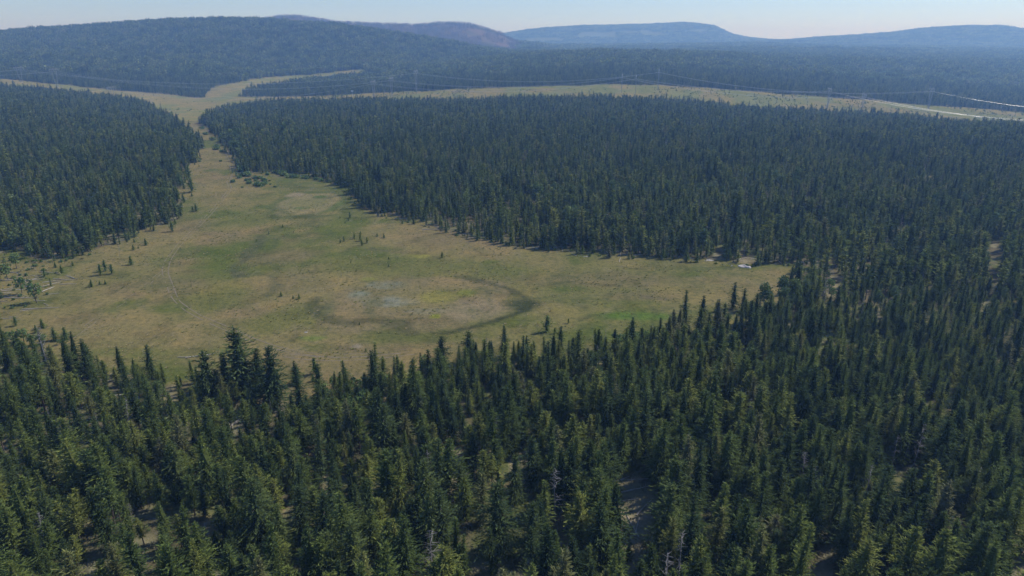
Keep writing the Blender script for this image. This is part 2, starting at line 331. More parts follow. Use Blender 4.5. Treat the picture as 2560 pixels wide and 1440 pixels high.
    for (cx, cy, rx, ry) in ((965, 712, 55, 10), (895, 738, 35, 14), (975, 755, 90, 14), (1060, 778, 60, 8)):
        c = mix3(c, (.185, .192, .140), (1 - sstep(.5, 1.1, ell(cx, cy, rx, ry, x, y, .45, cx))) * (.35 + .6 * s1))
    for (cx, cy, rx, ry, col) in ((1100, 740, 62, 22, (.19, .18, 0.050)), (1165, 732, 34, 12, (.18, .185, 0.042)), (1088, 791, 18, 5, (.22, .23, 0.029)), (1050, 640, 30, 5, (.19, .19, 0.042)), (920, 698, 30, 6, (.18, .18, 0.046))):
        blend(ell(cx, cy, rx, ry, x, y, .3, cx + 1), .5, 1.0, col, .85)
    blend(ell(600, 685, 26, 16, x, y, .3, 41), .3, 1, (.12, .11, 0.067), .6); blend(ell(690, 685, 22, 16, x, y, .3, 42), .3, 1, (.11, .115, 0.050), .6)
    blend(ell(893, 865, 20, 5, x, y, .3, 43), .4, 1, (.22, .19, 0.139), .9)
    def line(pts, wd, col, a, seed):
        nonlocal c
        P = [gp(*p) for p in pts]; d = np.full(x.shape, 1e9)
        xx = x + (fbm(x, y, 14, seed, 3) - .5) * 7; yy = y + (fbm(x, y, 14, seed + 1, 3) - .5) * 7
        for (ax, ay), (bx, by) in zip(P[:-1], P[1:]):
            vx, vy = bx - ax, by - ay; t = np.clip(((xx - ax) * vx + (yy - ay) * vy) / (vx * vx + vy * vy), 0, 1)
            d = np.minimum(d, np.hypot(xx - ax - t * vx, yy - ay - t * vy))
        wv = wd * (.5 + 1.0 * vnoise(x, y, 13, seed + 2))
        c = mix3(c, col, (1 - sstep(.25, 1.0, d / wv)) * a)
    dk = (.050, .058, .026)
    line([(1150, 690), (1200, 700), (1250, 715), (1300, 738), (1325, 755), (1310, 772)], 3.4, dk, .7, 201)
    line([(1325, 758), (1300, 778), (1250, 798), (1200, 812), (1150, 826), (1090, 836)], 2.6, dk, .9, 204)
    line([(1290, 755), (1330, 765)], 8, dk, .6, 207)
    line([(778, 748), (782, 770), (800, 788), (830, 800), (880, 806), (930, 798), (985, 800), (1005, 815), (1020, 832)], 3.4, dk, .6, 210)
    line([(655, 590), (630, 625), (600, 650), (575, 668), (578, 684), (600, 690)], 3.6, (.070, .075, .040), .6, 213)
    line([(610, 690), (650, 684), (685, 690), (690, 712), (672, 735)], 3.0, (.070, .078, .036), .5, 216)
    line([(700, 462), (760, 470), (830, 472), (868, 490), (860, 520), (872, 548)], 6, (.066, .085, .028), .55, 219)
    line([(690, 520), (720, 540), (780, 545), (830, 538)], 4, (.066, .085, .028), .6, 222)
    line([(1560, 665), (1610, 675), (1650, 686)], 1.6, dk, .55, 225); line([(1380, 712), (1430, 705), (1480, 708), (1530, 716)], 1.6, dk, .45, 228)
    line([(1440, 800), (1480, 790), (1520, 792), (1540, 800)], 1.4, dk, .5, 231); line([(700, 845), (715, 850), (735, 848), (735, 842), (710, 840)], .9, dk, .6, 234)
    line([(1600, 738), (1650, 746), (1670, 752)], 1.5, (.12, .10, .075), .6, 237); line([(930, 620), (1000, 630), (1060, 636)], 2.5, (.10, .09, .05), .5, 240)
    # greyish trampled bands of the old vehicle trace
    fine = sstep(.55, .75, n4); c = c * (1 - .18 * fine)[..., None]
    r1 = 1 - np.abs(2 * fbm(x, y * .8, 38, 45, 4) - 1); r2 = 1 - np.abs(2 * fbm(x, y * .8, 24, 46, 4) - 1)      # damp runnels and old animal trails
    c = mix3(c, (.075, .085, .036), sstep(.955, .99, r1) * .45 * sstep(.4, .6, n1)); c = mix3(c, (.19, .165, .11), sstep(.97, .995, r2) * .3)
    sp = sstep(.70, .80, vnoise(x, y, 3.2, 47)); c = mix3(c, (.085, .090, .035), sp * .35 * sstep(.4, .6, fbm(x, y, 28, 48, 3)))
    # forest floor
    f = ~open_ground(x, y)
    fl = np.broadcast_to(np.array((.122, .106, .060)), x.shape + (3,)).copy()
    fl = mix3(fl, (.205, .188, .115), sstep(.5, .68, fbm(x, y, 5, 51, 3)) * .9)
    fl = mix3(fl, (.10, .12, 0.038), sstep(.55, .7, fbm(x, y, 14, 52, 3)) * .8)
    for cl in clears: 
        k = inside(cl, x, y).astype(float); fl = mix3(fl, (.235, .205, .130), k * sstep(.25, .5, fbm(x, y, 4, 55, 3)))
    for cl in (clear2, clear3): fl = mix3(fl, (.15, .15, .062), inside(cl, x, y) * .85)
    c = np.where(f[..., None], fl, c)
    # corridor and tongue are dry yellow grass
    far = y > 1000
    co = np.broadcast_to(np.array((.205, .172, .062)), x.shape + (3,)).copy()
    co = mix3(co, (.15, .165, 0.050), sstep(.45, .62, fbm(x, y, 50, 61, 4)) * .8)
    c = np.where((far & ~f)[..., None], co, c)
    # far forest floor reads dark; burnt hills reddish brown, cut blocks grey green
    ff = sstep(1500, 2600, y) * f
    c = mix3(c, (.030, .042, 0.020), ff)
    b = burnt(x, y); c = mix3(c, (.125, .088, .070), b * sstep(.3, .55, fbm(x, y, 180, 71, 4)) * .8 + b * .2)
    c = mix3(c, (.14, .155, 0.076), cutblock(x, y) * .6)
    return c
def fpx(x, y): return PX + F * 1.059 * x / np.maximum(y, 1)
def burnt(x, y):
    p = fpx(x, y); return ((y > 3250) & (y < 5000) & (p > 640) & (p < 1300)).astype(float)
def cutblock(x, y):
    p = fpx(x, y); z = height(x, y); py = project(x, y, z)[1]
    m = np.zeros(np.shape(x))
    for (cx, cy, rx, ry) in ((1490, 88, 62, 11), (1370, 98, 70, 7), (1640, 86, 45, 6), (1750, 78, 50, 5), (1310, 104, 40, 6), (1580, 80, 60, 5)):
        e = np.sqrt(((p - cx) / rx) ** 2 + ((py - cy) / ry) ** 2) + (fbm(x, y, 160, cx, 3) - .5) * .8
        m = np.maximum(m, 1 - sstep(.75, 1.0, e))
    return m * ((y > 5200) & (y < 7000))
CV = cover(XX.ravel(), YY.ravel())
ny, nx = XX.shape; idx = np.arange(ny * nx).reshape(ny, nx)
Fq = np.stack([idx[:-1, :-1], idx[:-1, 1:], idx[1:, 1:], idx[1:, :-1]], -1).reshape(-1, 4)
gme = mesh_np('ground', np.stack([XX, YY, ZZ], -1).reshape(-1, 3), Fq, [gm], smooth=True)
ca = gme.attributes.new('cover', 'FLOAT_COLOR', 'POINT'); ca.data.foreach_set('color', np.concatenate([CV, np.ones((len(CV), 1))], 1).astype(np.float32).ravel())
tag(obj('ground', gme), kind='structure')
# ------------------------------------------------------------------ wheel tracks
def smooth_path(pts, step=1.5):
    P = np.array(pts, float); d = np.r_[0, np.cumsum(np.linalg.norm(np.diff(P, axis=0), axis=1))]
    t = np.arange(0, d[-1], step); X = np.interp(t, d, P[:, 0]); Y = np.interp(t, d, P[:, 1])
    k = np.ones(15) / 15; X = np.convolve(np.pad(X, 7, 'edge'), k, 'valid'); Y = np.convolve(np.pad(Y, 7, 'edge'), k, 'valid')
    return np.stack([X, Y], 1)
def wheel_tracks(pts, wdt, gap, seed, fade=.0):
    P = smooth_path([gp(*p) for p in pts]); T = np.gradient(P, axis=0); T /= np.linalg.norm(T, axis=1)[:, None]; N = np.stack([-T[:, 1], T[:, 0]], 1); g = G()
    for sd_ in (-1, 1):
        off = sd_ * gap / 2 + (vnoise(P[:, 0], P[:, 1], 14, seed + sd_) - .5) * .6; wv = wdt * (.55 + .8 * vnoise(P[:, 0], P[:, 1], 3, seed + 5 + sd_))
        L = P + N * (off - wv / 2)[:, None]; Rr = P + N * (off + wv / 2)[:, None]
        keep = vnoise(P[:, 0], P[:, 1], 4, seed + 9 + sd_) > fade
        z = np.full(len(P), .02); Q = np.stack([np.c_[L[:-1], z[:-1]], np.c_[L[1:], z[1:]], np.c_[Rr[1:], z[1:]], np.c_[Rr[:-1], z[:-1]]], 1)
        g.quads(Q[keep[:-1] & keep[1:]])
    return g
g = wheel_tracks([(560, 372), (573, 390), (579, 410), (579, 430), (571, 450), (575, 472), (568, 482), (545, 512), (512, 548), (480, 580), (462, 595), (440, 622), (422, 645), (413, 665), (413, 685), (424, 712), (434, 742), (455, 768), (485, 785), (530, 805), (565, 820), (600, 838), (660, 862), (720, 880), (800, 888), (900, 892), (980, 882), (1060, 870)], .34, 1.9, 1, .22)
tag(obj('dirt_track', g.mesh('dirt_track', [M_TRACK])), kind='structure')
g = wheel_tracks([(416, 672), (385, 695), (345, 735), (290, 765), (230, 805), (180, 845), (120, 880)], .3, 1.8, 31, .5)
tag(obj('faint_path', g.mesh('faint_path', [M_TRACK])), kind='structure')
g = wheel_tracks([(700, 885), (760, 896), (860, 900), (960, 893), (1060, 878)], .4, 2.4, 41, .3)
tag(obj('lower_path', g.mesh('lower_path', [M_TRACK])), kind='structure')
# ------------------------------------------------------------------ tree models
def conifer(g, seed, h, cb, Rm, leaf, dz, nb, kind='fir', mi=0, x0=0, y0=0, aspect=.42, toff=0.0):
    rs = np.random.RandomState(seed); Q = []; T = []
    z = cb * h
    lean = rs.normal(0, .012, 2) * h
    ph = rs.rand() * 6
    while z < h * .985:
        t = (z - cb * h) / (h - cb * h)
        if kind == 'fir': prof = (1 - t) ** .55 * (.55 + .45 * min(1, t / .12)) + .04
        elif kind == 'pine': prof = (min(1, .45 + 1.6 * t)) * (1 - t ** 2.2) ** .8 + .05
        elif kind == 'full': prof = (1 - t ** 1.7) ** .9 * (.6 + .4 * min(1, t / .2)) * .95 + .04
        else: prof = (1 - t) ** .56 * .9 + .03
        r = Rm * prof * (1 + .20 * math.sin(z * 1.5 + ph) + .15 * math.sin(z * 3.9 + ph * 2))
        bias = .28 * math.sin(z * .8 + ph * 3); ba = ph * 2 + z * .35
        n = max(3, int(round(nb * (.45 + .55 * r / Rm)))) if kind != 'pine' else nb
        a0 = rs.rand() * 6.28
        for k in range(n):
            if rs.rand() < (.22 if kind == 'pine' else .10): continue
            a = a0 + k * 6.283 / n + rs.normal(0, .25); L = r * rs.uniform(.6, 1.2) * (1 + bias * math.cos(a - ba)); zz = z + rs.normal(0, dz * .4)
            sl = (-.38 + .95 * t) if kind != 'pine' else (-.05 + .7 * t)
            d = np.array((math.cos(a), math.sin(a), sl + rs.normal(0, .1))); d /= np.linalg.norm(d)
            side = np.array((-math.sin(a), math.cos(a), 0)); up = np.cross(d, side)
            m = max(1, int(math.ceil(L / (leaf * .8))))
            for j in range(m):
                q = (j + rs.uniform(.35, 1.0)) / m
                wv = leaf * (1.2 - .4 * q) * rs.uniform(.75, 1.35)
                c = np.array((x0 + lean[0] * zz / h, y0 + lean[1] * zz / h, zz)) + d * L * q + side * rs.normal(0, .22) * leaf * (1 + 1.2 * (1 - q)) + np.array((0, 0, -.10 * L * q * q + rs.normal(0, .08) * leaf))
                dd = d + side * rs.normal(0, .45) + np.array((0, 0, rs.normal(0, .25))); dd /= np.linalg.norm(dd)
                roll = rs.normal(0, .7); ss = side * math.cos(roll) + up * math.sin(roll)
                hl = wv * .62; hw = wv * aspect * .62
                Q.append((c - dd * hl - ss * hw * .8, c - dd * hl + ss * hw * .8, c + dd * hl + ss * hw * .45, c + dd * hl - ss * hw * .45))
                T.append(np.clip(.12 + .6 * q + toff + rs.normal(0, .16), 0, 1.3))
        z += dz * rs.uniform(.8, 1.2)
    top = np.array((x0 + lean[0], y0 + lean[1], h))
    for k in range(3):
        a = k * 2.1; s = np.array((math.cos(a), math.sin(a), 0)) * leaf * .28
        Q.append((top - s - (0, 0, leaf * 1.5), top + s - (0, 0, leaf * 1.5), top + s * .15, top - s * .15)); T.append(.7)
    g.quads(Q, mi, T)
    if kind != 'pine' or True:                     # darker foliage core around the stem, added to block light inside the crown
        m = 7; zz = np.linspace(cb * h + .04 * h, h * .9, 6); k0 = .38 if kind != 'pine' else .30; pts = []
        for z in zz:
            t = (z - cb * h) / (h - cb * h); prof = ((1 - t) ** .75 * (.55 + .45 * min(1, t / .12)) if kind == 'fir' else (min(1, .45 + 1.6 * t)) * (1 - t ** 2.2) ** .8 if kind in ('pine', 'full') else (1 - t) ** .9 * .9)
            pts.append((x0 + lean[0] * z / h, y0 + lean[1] * z / h, z, max(.05, Rm * prof * k0)))
        V = []
        for (a, b, z, r) in pts:
            th = np.arange(m) * 6.283 / m + rs.rand() * 3; rr = r * rs.uniform(.65, 1.3, m); V.append(np.stack([a + rr * np.cos(th), b + rr * np.sin(th), z + rs.normal(0, dz * .4, m)], 1))
        C = []
        for i in range(5):
            for k in range(m): k2 = (k + 1) % m; C.append((V[i][k], V[i][k2], V[i+1][k2], V[i+1][k]))
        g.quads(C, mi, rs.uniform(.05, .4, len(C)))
    return lean
def trunk(g, h, r, lean=(0, 0), mi=0, sides=7, x0=0, y0=0, top=.96):
    zs = np.array((-.6, .0, .35, .7, top)) * h; zs[0] = -.6
    pts = [(x0 + lean[0] * max(z, 0) / h, y0 + lean[1] * max(z, 0) / h, z) for z in zs]
    g.tube(pts, [r * 1.15, r, r * .75, r * .45, r * .08], sides, mi)
def limbs(g, seed, h, cb, Rm, n, mi=0, rise=.1, r0=.05, zmax=.9):
    rs = np.random.RandomState(seed)
    for k in range(n):
        z = h * (cb + (zmax - cb) * rs.rand()); a = rs.rand() * 6.28; L = Rm * (1 - z / h) ** .6 * rs.uniform(.5, 1.1)
        d = np.array((math.cos(a), math.sin(a), rise)); p = np.array((0, 0, z))
        g.tube([p, p + d * L * .5, p + d * L + (0, 0, .12 * L)], [r0, r0 * .6, r0 * .2], 4, mi)
def leafball(g, seed, c, r, leaf, n, mi=0):
    rs = np.random.RandomState(seed); D = rs.normal(0, 1, (n, 3)); D /= np.linalg.norm(D, axis=1)[:, None]
    rad = rs.uniform(.45, 1.05, n) ** .7; lob = 1 + .28 * np.sin(D[:, 0] * 5 + seed) * np.sin(D[:, 1] * 4 + seed * 2) + .15 * np.sin(D[:, 2] * 7 + seed)
    P = np.array(c) + D * (rad * lob)[:, None] * np.array(r)
    A1 = rs.normal(0, 1, (n, 3)); A1 /= np.linalg.norm(A1, axis=1)[:, None]; B1 = np.cross(A1, rs.normal(0, 1, (n, 3))); B1 /= np.linalg.norm(B1, axis=1)[:, None]
    s = (leaf * rs.uniform(.6, 1.3, n) / 2)[:, None]; A1 *= s; B1 *= s * .7
    g.quads(np.stack([P - A1 - B1, P + A1 - B1, P + A1 + B1, P - A1 + B1], 1), mi, np.clip(.3 + .35 * rad + rs.normal(0, .15, n), 0, 1))
PROTO = {}        # name -> (crown mesh, trunk mesh, height)
SPEC = [('fir', 13, .02, 3.1, .34, .30, 14), ('fir', 14, .03, 2.9, .34, .30, 13), ('narrow', 13, .04, 2.3, .32, .30, 12), ('narrow', 14, .08, 2.1, .32, .30, 12),
        ('pine', 12, .20, 2.2, .36, .33, 12), ('pine', 12.5, .32, 2.0, .36, .33, 12), ('pine', 10.5, .10, 2.3, .36, .32, 12), ('fir', 11, .02, 2.9, .32, .28, 14),
        ('full', 12, .04, 2.6, .34, .30, 13), ('full', 13, .10, 2.35, .34, .30, 13), ('full', 10, .03, 2.5, .32, .28, 13), ('pine', 12, .40, 1.7, .36, .34, 11)]
NS = len(SPEC); DARK = (0, 3, 8)
for i, (kd, h, cb, Rm, leaf, dz, nb) in enumerate(SPEC):
    mat = M_FIR_DARK if i in DARK else M_FIR
    g = G(); ln = conifer(g, 100 + i, h, cb, Rm, leaf, dz, nb, kd); cme = g.mesh('crown', [mat])
    g = G(); trunk(g, h, .17 if kd == 'pine' else .21, ln, 0); limbs(g, i, h, max(cb - .15, .08), Rm * .8, 16, 0); tme = g.mesh('trunk', [M_BARK])
    PROTO['near%d' % i] = (cme, tme, h)
def proto_collection(name, builders):
    c = bpy.data.collections.new(name)
    for i, bld in enumerate(builders):
        g = G(); mats = bld(g); o = bpy.data.objects.new('%s_%02d' % (name, i), g.mesh(name, mats)); c.objects.link(o)
    return c
def b_near(i):
    kd, h, cb, Rm, leaf, dz, nb = SPEC[i]
    def f(g):
        ln = conifer(g, 100 + i, h, cb, Rm, leaf, dz, nb, kd); trunk(g, h, .17, ln, 1); limbs(g, i, h, max(cb - .15, .08), Rm * .8, 10, 1); return [M_FIR_DARK if i in DARK else M_FIR, M_BARK]
    return f
def b_mid(i, seed=300, leaf=.85, dz=.72, nbk=.62):
    kd, h, cb, Rm, _, _, nb = SPEC[i]
    def f(g):
        ln = conifer(g, seed + i, h, min(cb, .16), Rm * 1.06, leaf, dz, int(nb * nbk), kd); trunk(g, h, .18, ln, 1, 5); return [M_FIR_DARK if i in DARK else M_FIR, M_BARK]
    return f
def b_aspen(seed, leaf, n, h=11, mat=None):
    def f(g):
        trunk(g, h * .8, .16, (.3, .2), 1, 5)
        for k in range(4): leafball(g, seed * 9 + k, (.5 * math.cos(k * 1.9), .5 * math.sin(k * 2.3), h * (.5 + .12 * k)), (1.9 - .2 * k, 1.9 - .2 * k, 1.7), leaf, n, 0)
        return [mat or M_ASPEN, M_DEAD]
    return f
def b_bush(seed, leaf, n, mat=None, r=1.3, hh=1.3):
    def f(g):
        rs = np.random.RandomState(seed)
        for k in range(4): leafball(g, seed * 5 + k, (rs.normal(0, r * .5), rs.normal(0, r * .5), hh * .55), (r * .7, r * .7, hh * .7), leaf, n, 0)
        return [mat or M_BUSH]
    return f
def b_patch(size, n, seed, leaf, dz, nb, hs=(8, 17), mat=M_FIR):
    def f(g):
        rs = np.random.RandomState(seed); k = int(math.ceil(math.sqrt(n)))
        for a in range(k):
            for b in range(k):
                h = rs.uniform(*hs); x = ((a + .5) / k - .5) * size + rs.normal(0, size / k * .28); y = ((b + .5) / k - .5) * size + rs.normal(0, size / k * .28)
                conifer(g, seed * 50 + a * 9 + b, h, rs.uniform(.05, .3), rs.uniform(1.6, 2.4), leaf, dz, nb, 'fir' if rs.rand() < .6 else 'pine', 0, x, y, .8, rs.normal(0, .5))
        return [mat]
    return f
def snag(g, seed, h, r, mi=0, n=14):
    rs = np.random.RandomState(seed); trunk(g, h, r, (rs.normal(0, .3), rs.normal(0, .3)), mi, 5)
    for k in range(n):
        z = h * rs.uniform(.3, .95); a = rs.rand() * 6.28; L = 1.5 * (1.1 - z / h) + .3; d = np.array((math.cos(a), math.sin(a), rs.uniform(-.2, .5))); p = np.array((0, 0, z))
        g.tube([p, p + d * L], [r * .28, r * .1], 3, mi)
def b_snagpatch(size, n, seed):
    def f(g):
        rs = np.random.RandomState(seed)
        for k in range(n):
            x, y = rs.uniform(-.5, .5, 2) * size; h = rs.uniform(9, 18)
            g.tube([(x, y, -1), (x + rs.normal(0, .4), y, h)], [.38, .18], 3, 0)
            for q in range(3):
                z = h * rs.uniform(.4, .9); a = rs.rand() * 6.28; g.tube([(x, y, z), (x + 1.3 * math.cos(a), y + 1.3 * math.sin(a), z + .4)], [.14, .06], 3, 0)
        return [M_BURNT]
    return f
def b_snag(seed):
    def f(g): snag(g, 70 + seed, 10.5, .12, 0, 40); return [M_DEAD]
    return f
C_NEAR = proto_collection('near_conifer', [b_near(i) for i in range(NS)] + [b_aspen(3, .42, 220), b_aspen(4, .42, 220, 8), b_snag(0), b_snag(1)])
C_MID = proto_collection('mid_conifer', [b_mid(i) for i in range(NS)] + [b_aspen(5, .75, 80), b_aspen(6, .75, 80, 8), b_snag(2), b_snag(3)])
C_FAR = proto_collection('far_conifer', [b_mid(i, 400, 1.35, 1.2, .5) for i in range(NS)] + [b_aspen(7, 1.3, 30), b_aspen(8, 1.3, 30, 8), b_snag(4), b_snag(5)])
C_PAT = proto_collection('far_stand', [b_patch(18, 16, s, 2.2, 2.3, 4) for s in range(5)] + [b_patch(18, 9, 9, 2.0, 2.2, 4, (8, 12), M_ASPEN)])
C_PAT2 = proto_collection('distant_stand', [b_patch(45, 64, 20 + s, 3.6, 4.2, 3, (9, 18)) for s in range(3)])
C_SNAG = proto_collection('burnt_stand', [b_snagpatch(30, 26, s) for s in range(3)])
C_SHRUB = proto_collection('low_shrub', [b_bush(1, .5, 40), b_bush(2, .5, 40, M_SAGE, 1.0, .8), b_bush(3, .5, 36, M_PINE, .8, 1.8), b_mid(7, 600, .9, .9, .6)])
def scatter(name, coll, P, rot, scl, idx_, kind='stuff', label=None):
    scl = np.asarray(scl, float); rr_ = np.random.RandomState(len(P)); wd = rr_.uniform(.92, 1.28, len(P)); S3 = np.stack([scl * wd, scl * wd, scl * rr_.uniform(.84, 1.08, len(P))], 1)
    R3 = np.stack([rr_.normal(0, .035, len(P)), rr_.normal(0, .035, len(P)), rot], 1)
    me = bpy.data.meshes.new(name); me.vertices.add(len(P)); me.vertices.foreach_set('co', np.asarray(P, np.float32).ravel())
    for nm, v in (('rot3', R3), ('sc3', S3)):
        a = me.attributes.new(nm, 'FLOAT_VECTOR', 'POINT'); a.data.foreach_set('vector', v.astype(np.float32).ravel())
    a = me.attributes.new('pick', 'INT', 'POINT'); a.data.foreach_set('value', np.asarray(idx_, np.int32))
    o = obj(name, me); ng = bpy.data.node_groups.new(name, 'GeometryNodeTree')
    ng.interface.new_socket('Geometry', in_out='INPUT', socket_type='NodeSocketGeometry'); ng.interface.new_socket('Geometry', in_out='OUTPUT', socket_type='NodeSocketGeometry')
    N = ng.nodes; L = ng.links; gi = N.new('NodeGroupInput'); go = N.new('NodeGroupOutput'); ip = N.new('GeometryNodeInstanceOnPoints'); ci = N.new('GeometryNodeCollectionInfo')
    ci.inputs['Collection'].default_value = coll; ci.inputs['Separate Children'].default_value = True; ci.inputs['Reset Children'].default_value = True
    ip.inputs['Pick Instance'].default_value = True
    def at(nm, ty):
        q = N.new('GeometryNodeInputNamedAttribute'); q.data_type = ty; q.inputs['Name'].default_value = nm; return q.outputs[0]
    L.new(gi.outputs[0], ip.inputs['Points']); L.new(ci.outputs[0], ip.inputs['Instance']); L.new(at('pick', 'INT'), ip.inputs['Instance Index'])
    L.new(at('rot3', 'FLOAT_VECTOR'), ip.inputs['Rotation']); L.new(at('sc3', 'FLOAT_VECTOR'), ip.inputs['Scale']); L.new(ip.outputs[0], go.inputs[0])
    md = o.modifiers.new('scatter', 'NODES'); md.node_group = ng
    tag(o, label, None, None, kind); return o
# ------------------------------------------------------------------ where the trees stand
RS = np.random.RandomState(7)
def jgrid(y0, y1, sp, margin=.78, jit=.42):
    ys = np.arange(y0, y1, sp * .9); P = []
    for k, y in enumerate(ys):
        xm = margin * y + 25; xs = np.arange(-xm, xm, sp) + (k % 2) * sp * .5; P.append(np.stack([xs, np.full(len(xs), y)], 1))
    P = np.concatenate(P); return P + RS.uniform(-jit, jit, P.shape) * sp
# horizon mask: highest ground slope met so far along each ray
hs_ = np.linspace(-1.0, 1.0, 801); hy_ = np.concatenate([np.arange(60, 2000, 20), np.arange(2000, 13500, 50)]).astype(float)
HX, HY = np.meshgrid(hs_, hy_); HZ = height((HX * HY).ravel(), HY.ravel()).reshape(HX.shape); HC = np.maximum.accumulate((HZ - H) / HY, axis=0)
def hidden(x, y, z, marg=8):
    i = np.clip(np.round((x / y + 1) * 400).astype(int), 0, 800); j = np.clip(np.searchsorted(hy_, y) - 2, 0, len(hy_) - 1)
    return (z + marg - H) / y < HC[j, i] - .0004
def in_view(x, y, z, mx=330, top=26):
    px, py, d = project(x, y, z + top); return (px > -mx) & (px < 2560 + mx) & (py < 1440 + 260)
def forest_points(y0, y1, sp):
    P = jgrid(y0, y1, sp); x, y = P.T
    keep = ~open_ground(x, y)
    for cl in clears: keep &= ~inside(cl, x, y)
    keep &= ~inside(clear6, x, y) & ~inside(clear7, x, y)
    dens = np.full(len(x), .96); nn = fbm(x, y, 22, 81, 4)
    dens = np.where(nn < .42, .62, dens); dens = np.where((nn < .36) & (y < 185), .25, dens)
    dens = np.where(inside(sparse2, x, y), np.where(x < -75, .62, .50), dens); dens = np.where(inside(sparse1, x, y), .16, dens)
    belt_open = inside(belt, x, y)
    dens = np.where(belt_open, .2, dens)
    keep &= RS.rand(len(x)) < dens
    x, y = x[keep], y[keep]; z = height(x, y); k2 = in_view(x, y, z) & ~hidden(x, y, z + 10)
    return x[k2], y[k2], z[k2]
def species(x, y):
    n = fbm(x, y, 60, 91, 3); m = fbm(x, y, 25, 92, 3); r = RS.rand(len(x)); out = np.zeros(len(x), int)
    pineish = sstep(.40, .60, n); px, py, _ = project(x, y, 5 + 0 * x)
    pineish = np.where((px < 1000) & (py > 900), np.maximum(pineish, .55), pineish)
    a = RS.rand(len(x)) < pineish * .8
    out = np.where(a, np.array([4, 5, 6, 11, 9, 10])[np.minimum((r * 6).astype(int), 5)], np.array([0, 1, 2, 7, 8, 9, 10, 3])[np.minimum((r * 8).astype(int), 7)])
    out = np.where(RS.rand(len(x)) < .022, NS + 2 + (r < .5), out)
    asp = (m > .70) & (RS.rand(len(x)) < np.where(y < 230, .10, .35)) & (y < 1100)
    asp |= (y > 480) & (y < 720) & (px > 530) & (px < 600) & (RS.rand(len(x)) < .7)
    asp |= (px < 75) & (py > 560) & (py < 660) & (RS.rand(len(x)) < .35)
    return np.where(asp, NS + (r < .5), out)
def heights_scale(x, y):
    n = fbm(x, y, 45, 95, 3); s = .46 + .52 * n + RS.normal(0, .19, len(x)); px, py, _ = project(x, y, 0 * x)
    s = np.where(RS.rand(len(x)) < .2, s * .6, s)
    s = s * (1 + .34 * (1 - sstep(120, 230, y))) * np.where(inside(thin_stand, x, y), .72, 1); s = np.where(RS.rand(len(x)) < .05, s * 1.3, s)
    return np.clip(s, .32, 1.4)
# ---- near band; its 300 largest trees become objects of their own
nx_, ny_, nz_ = forest_points(60, 250, 3.5)
nsp = species(nx_, ny_); nsc = heights_scale(nx_, ny_) * .93; nrot = RS.rand(len(nx_)) * 6.28
hh = np.array([p[1] for p in SPEC] + [11, 8, 10.5, 10.5])[nsp] * nsc
tpx, tpy, _ = project(nx_, ny_, nz_ + hh); bpx, bpy_, _ = project(nx_, ny_, nz_)
vis = (bpx > 0) & (bpx < 2560) & (tpy < 1400) & (nsp < NS)
size = np.where(vis, (np.minimum(bpy_, 1440) - tpy), 0)
order = np.argsort(-size)[:270]; isobj = np.zeros(len(nx_), bool); isobj[order] = True
keep = ~isobj
names = {0: ('fir_tree', 'broad dark fir'), 1: ('fir_tree', 'tall green fir'), 2: ('spruce_tree', 'narrow green spruce'), 3: ('spruce_tree', 'narrow dark spruce'), 4: ('pine_tree', 'round topped pine'), 5: ('pine_tree', 'bare stemmed pine'), 6: ('pine_tree', 'short bushy pine'), 7: ('fir_tree', 'low spreading fir'), 8: ('fir_tree', 'full dark fir'), 9: ('pine_tree', 'full crowned pine'), 10: ('pine_tree', 'low full pine'), 11: ('pine_tree', 'thin topped pine')}
def tree_object(nm, k, x, y, z, sc, rot, label, group, cat='tree'):
    cme, tme, h = PROTO['near%d' % k]
    r = empty(nm, (x, y, z)); q_ = (rot * 7.77) % 1; r.rotation_euler = ((q_ - .5) * .09, ((q_ * 3) % 1 - .5) * .09, rot); wx = .95 + .28 * ((q_ * 5) % 1); r.scale = (sc * wx, sc * wx, sc * (.88 + .16 * q_))
    obj('crown', cme, r); obj('trunk', tme, r); tag(r, label, cat, group); return r
cols = ['at the left edge', 'in the left corner', 'in the left quarter', 'left of centre', 'just left of the middle', 'beside the log clearing', 'right of the log clearing', 'right of centre', 'in the right quarter', 'at the right edge']
lab = {}
for i in order:
    row = 'along the bottom' if bpy_[i] > 1400 else ('in the second rank' if bpy_[i] > 1290 else 'in the third rank')
    key = (int(nsp[i]), row, cols[min(9, int(bpx[i] / 256))]); lab.setdefault(key, []).append(i)
for (k, row, colm), ids in lab.items():
    ids.sort(key=lambda q: bpx[q]); n = len(ids)
    for j, i in enumerate(ids):
        nm, desc = names[k]
        pos = '' if n == 1 else ('leftmost ' if j == 0 else 'rightmost ' if j == n - 1 else 'inner ')
        tree_object(nm, k, nx_[i], ny_[i], nz_[i], nsc[i], nrot[i], f'{pos}{desc} {row} of the forest {colm}', 'trees of the foreground forest')
bands = [(C_NEAR, nx_[keep], ny_[keep], nz_[keep], nrot[keep], nsc[keep], nsp[keep])]
for (y0, y1, sp, coll) in ((250, 640, 3.7, C_MID), (640, 1740, 4.3, C_FAR)):
    x, y, z = forest_points(y0, y1, sp); bands.append((coll, x, y, z, RS.rand(len(x)) * 6.28, heights_scale(x, y) * (1 + .08 * (y > 640)), species(x, y)))
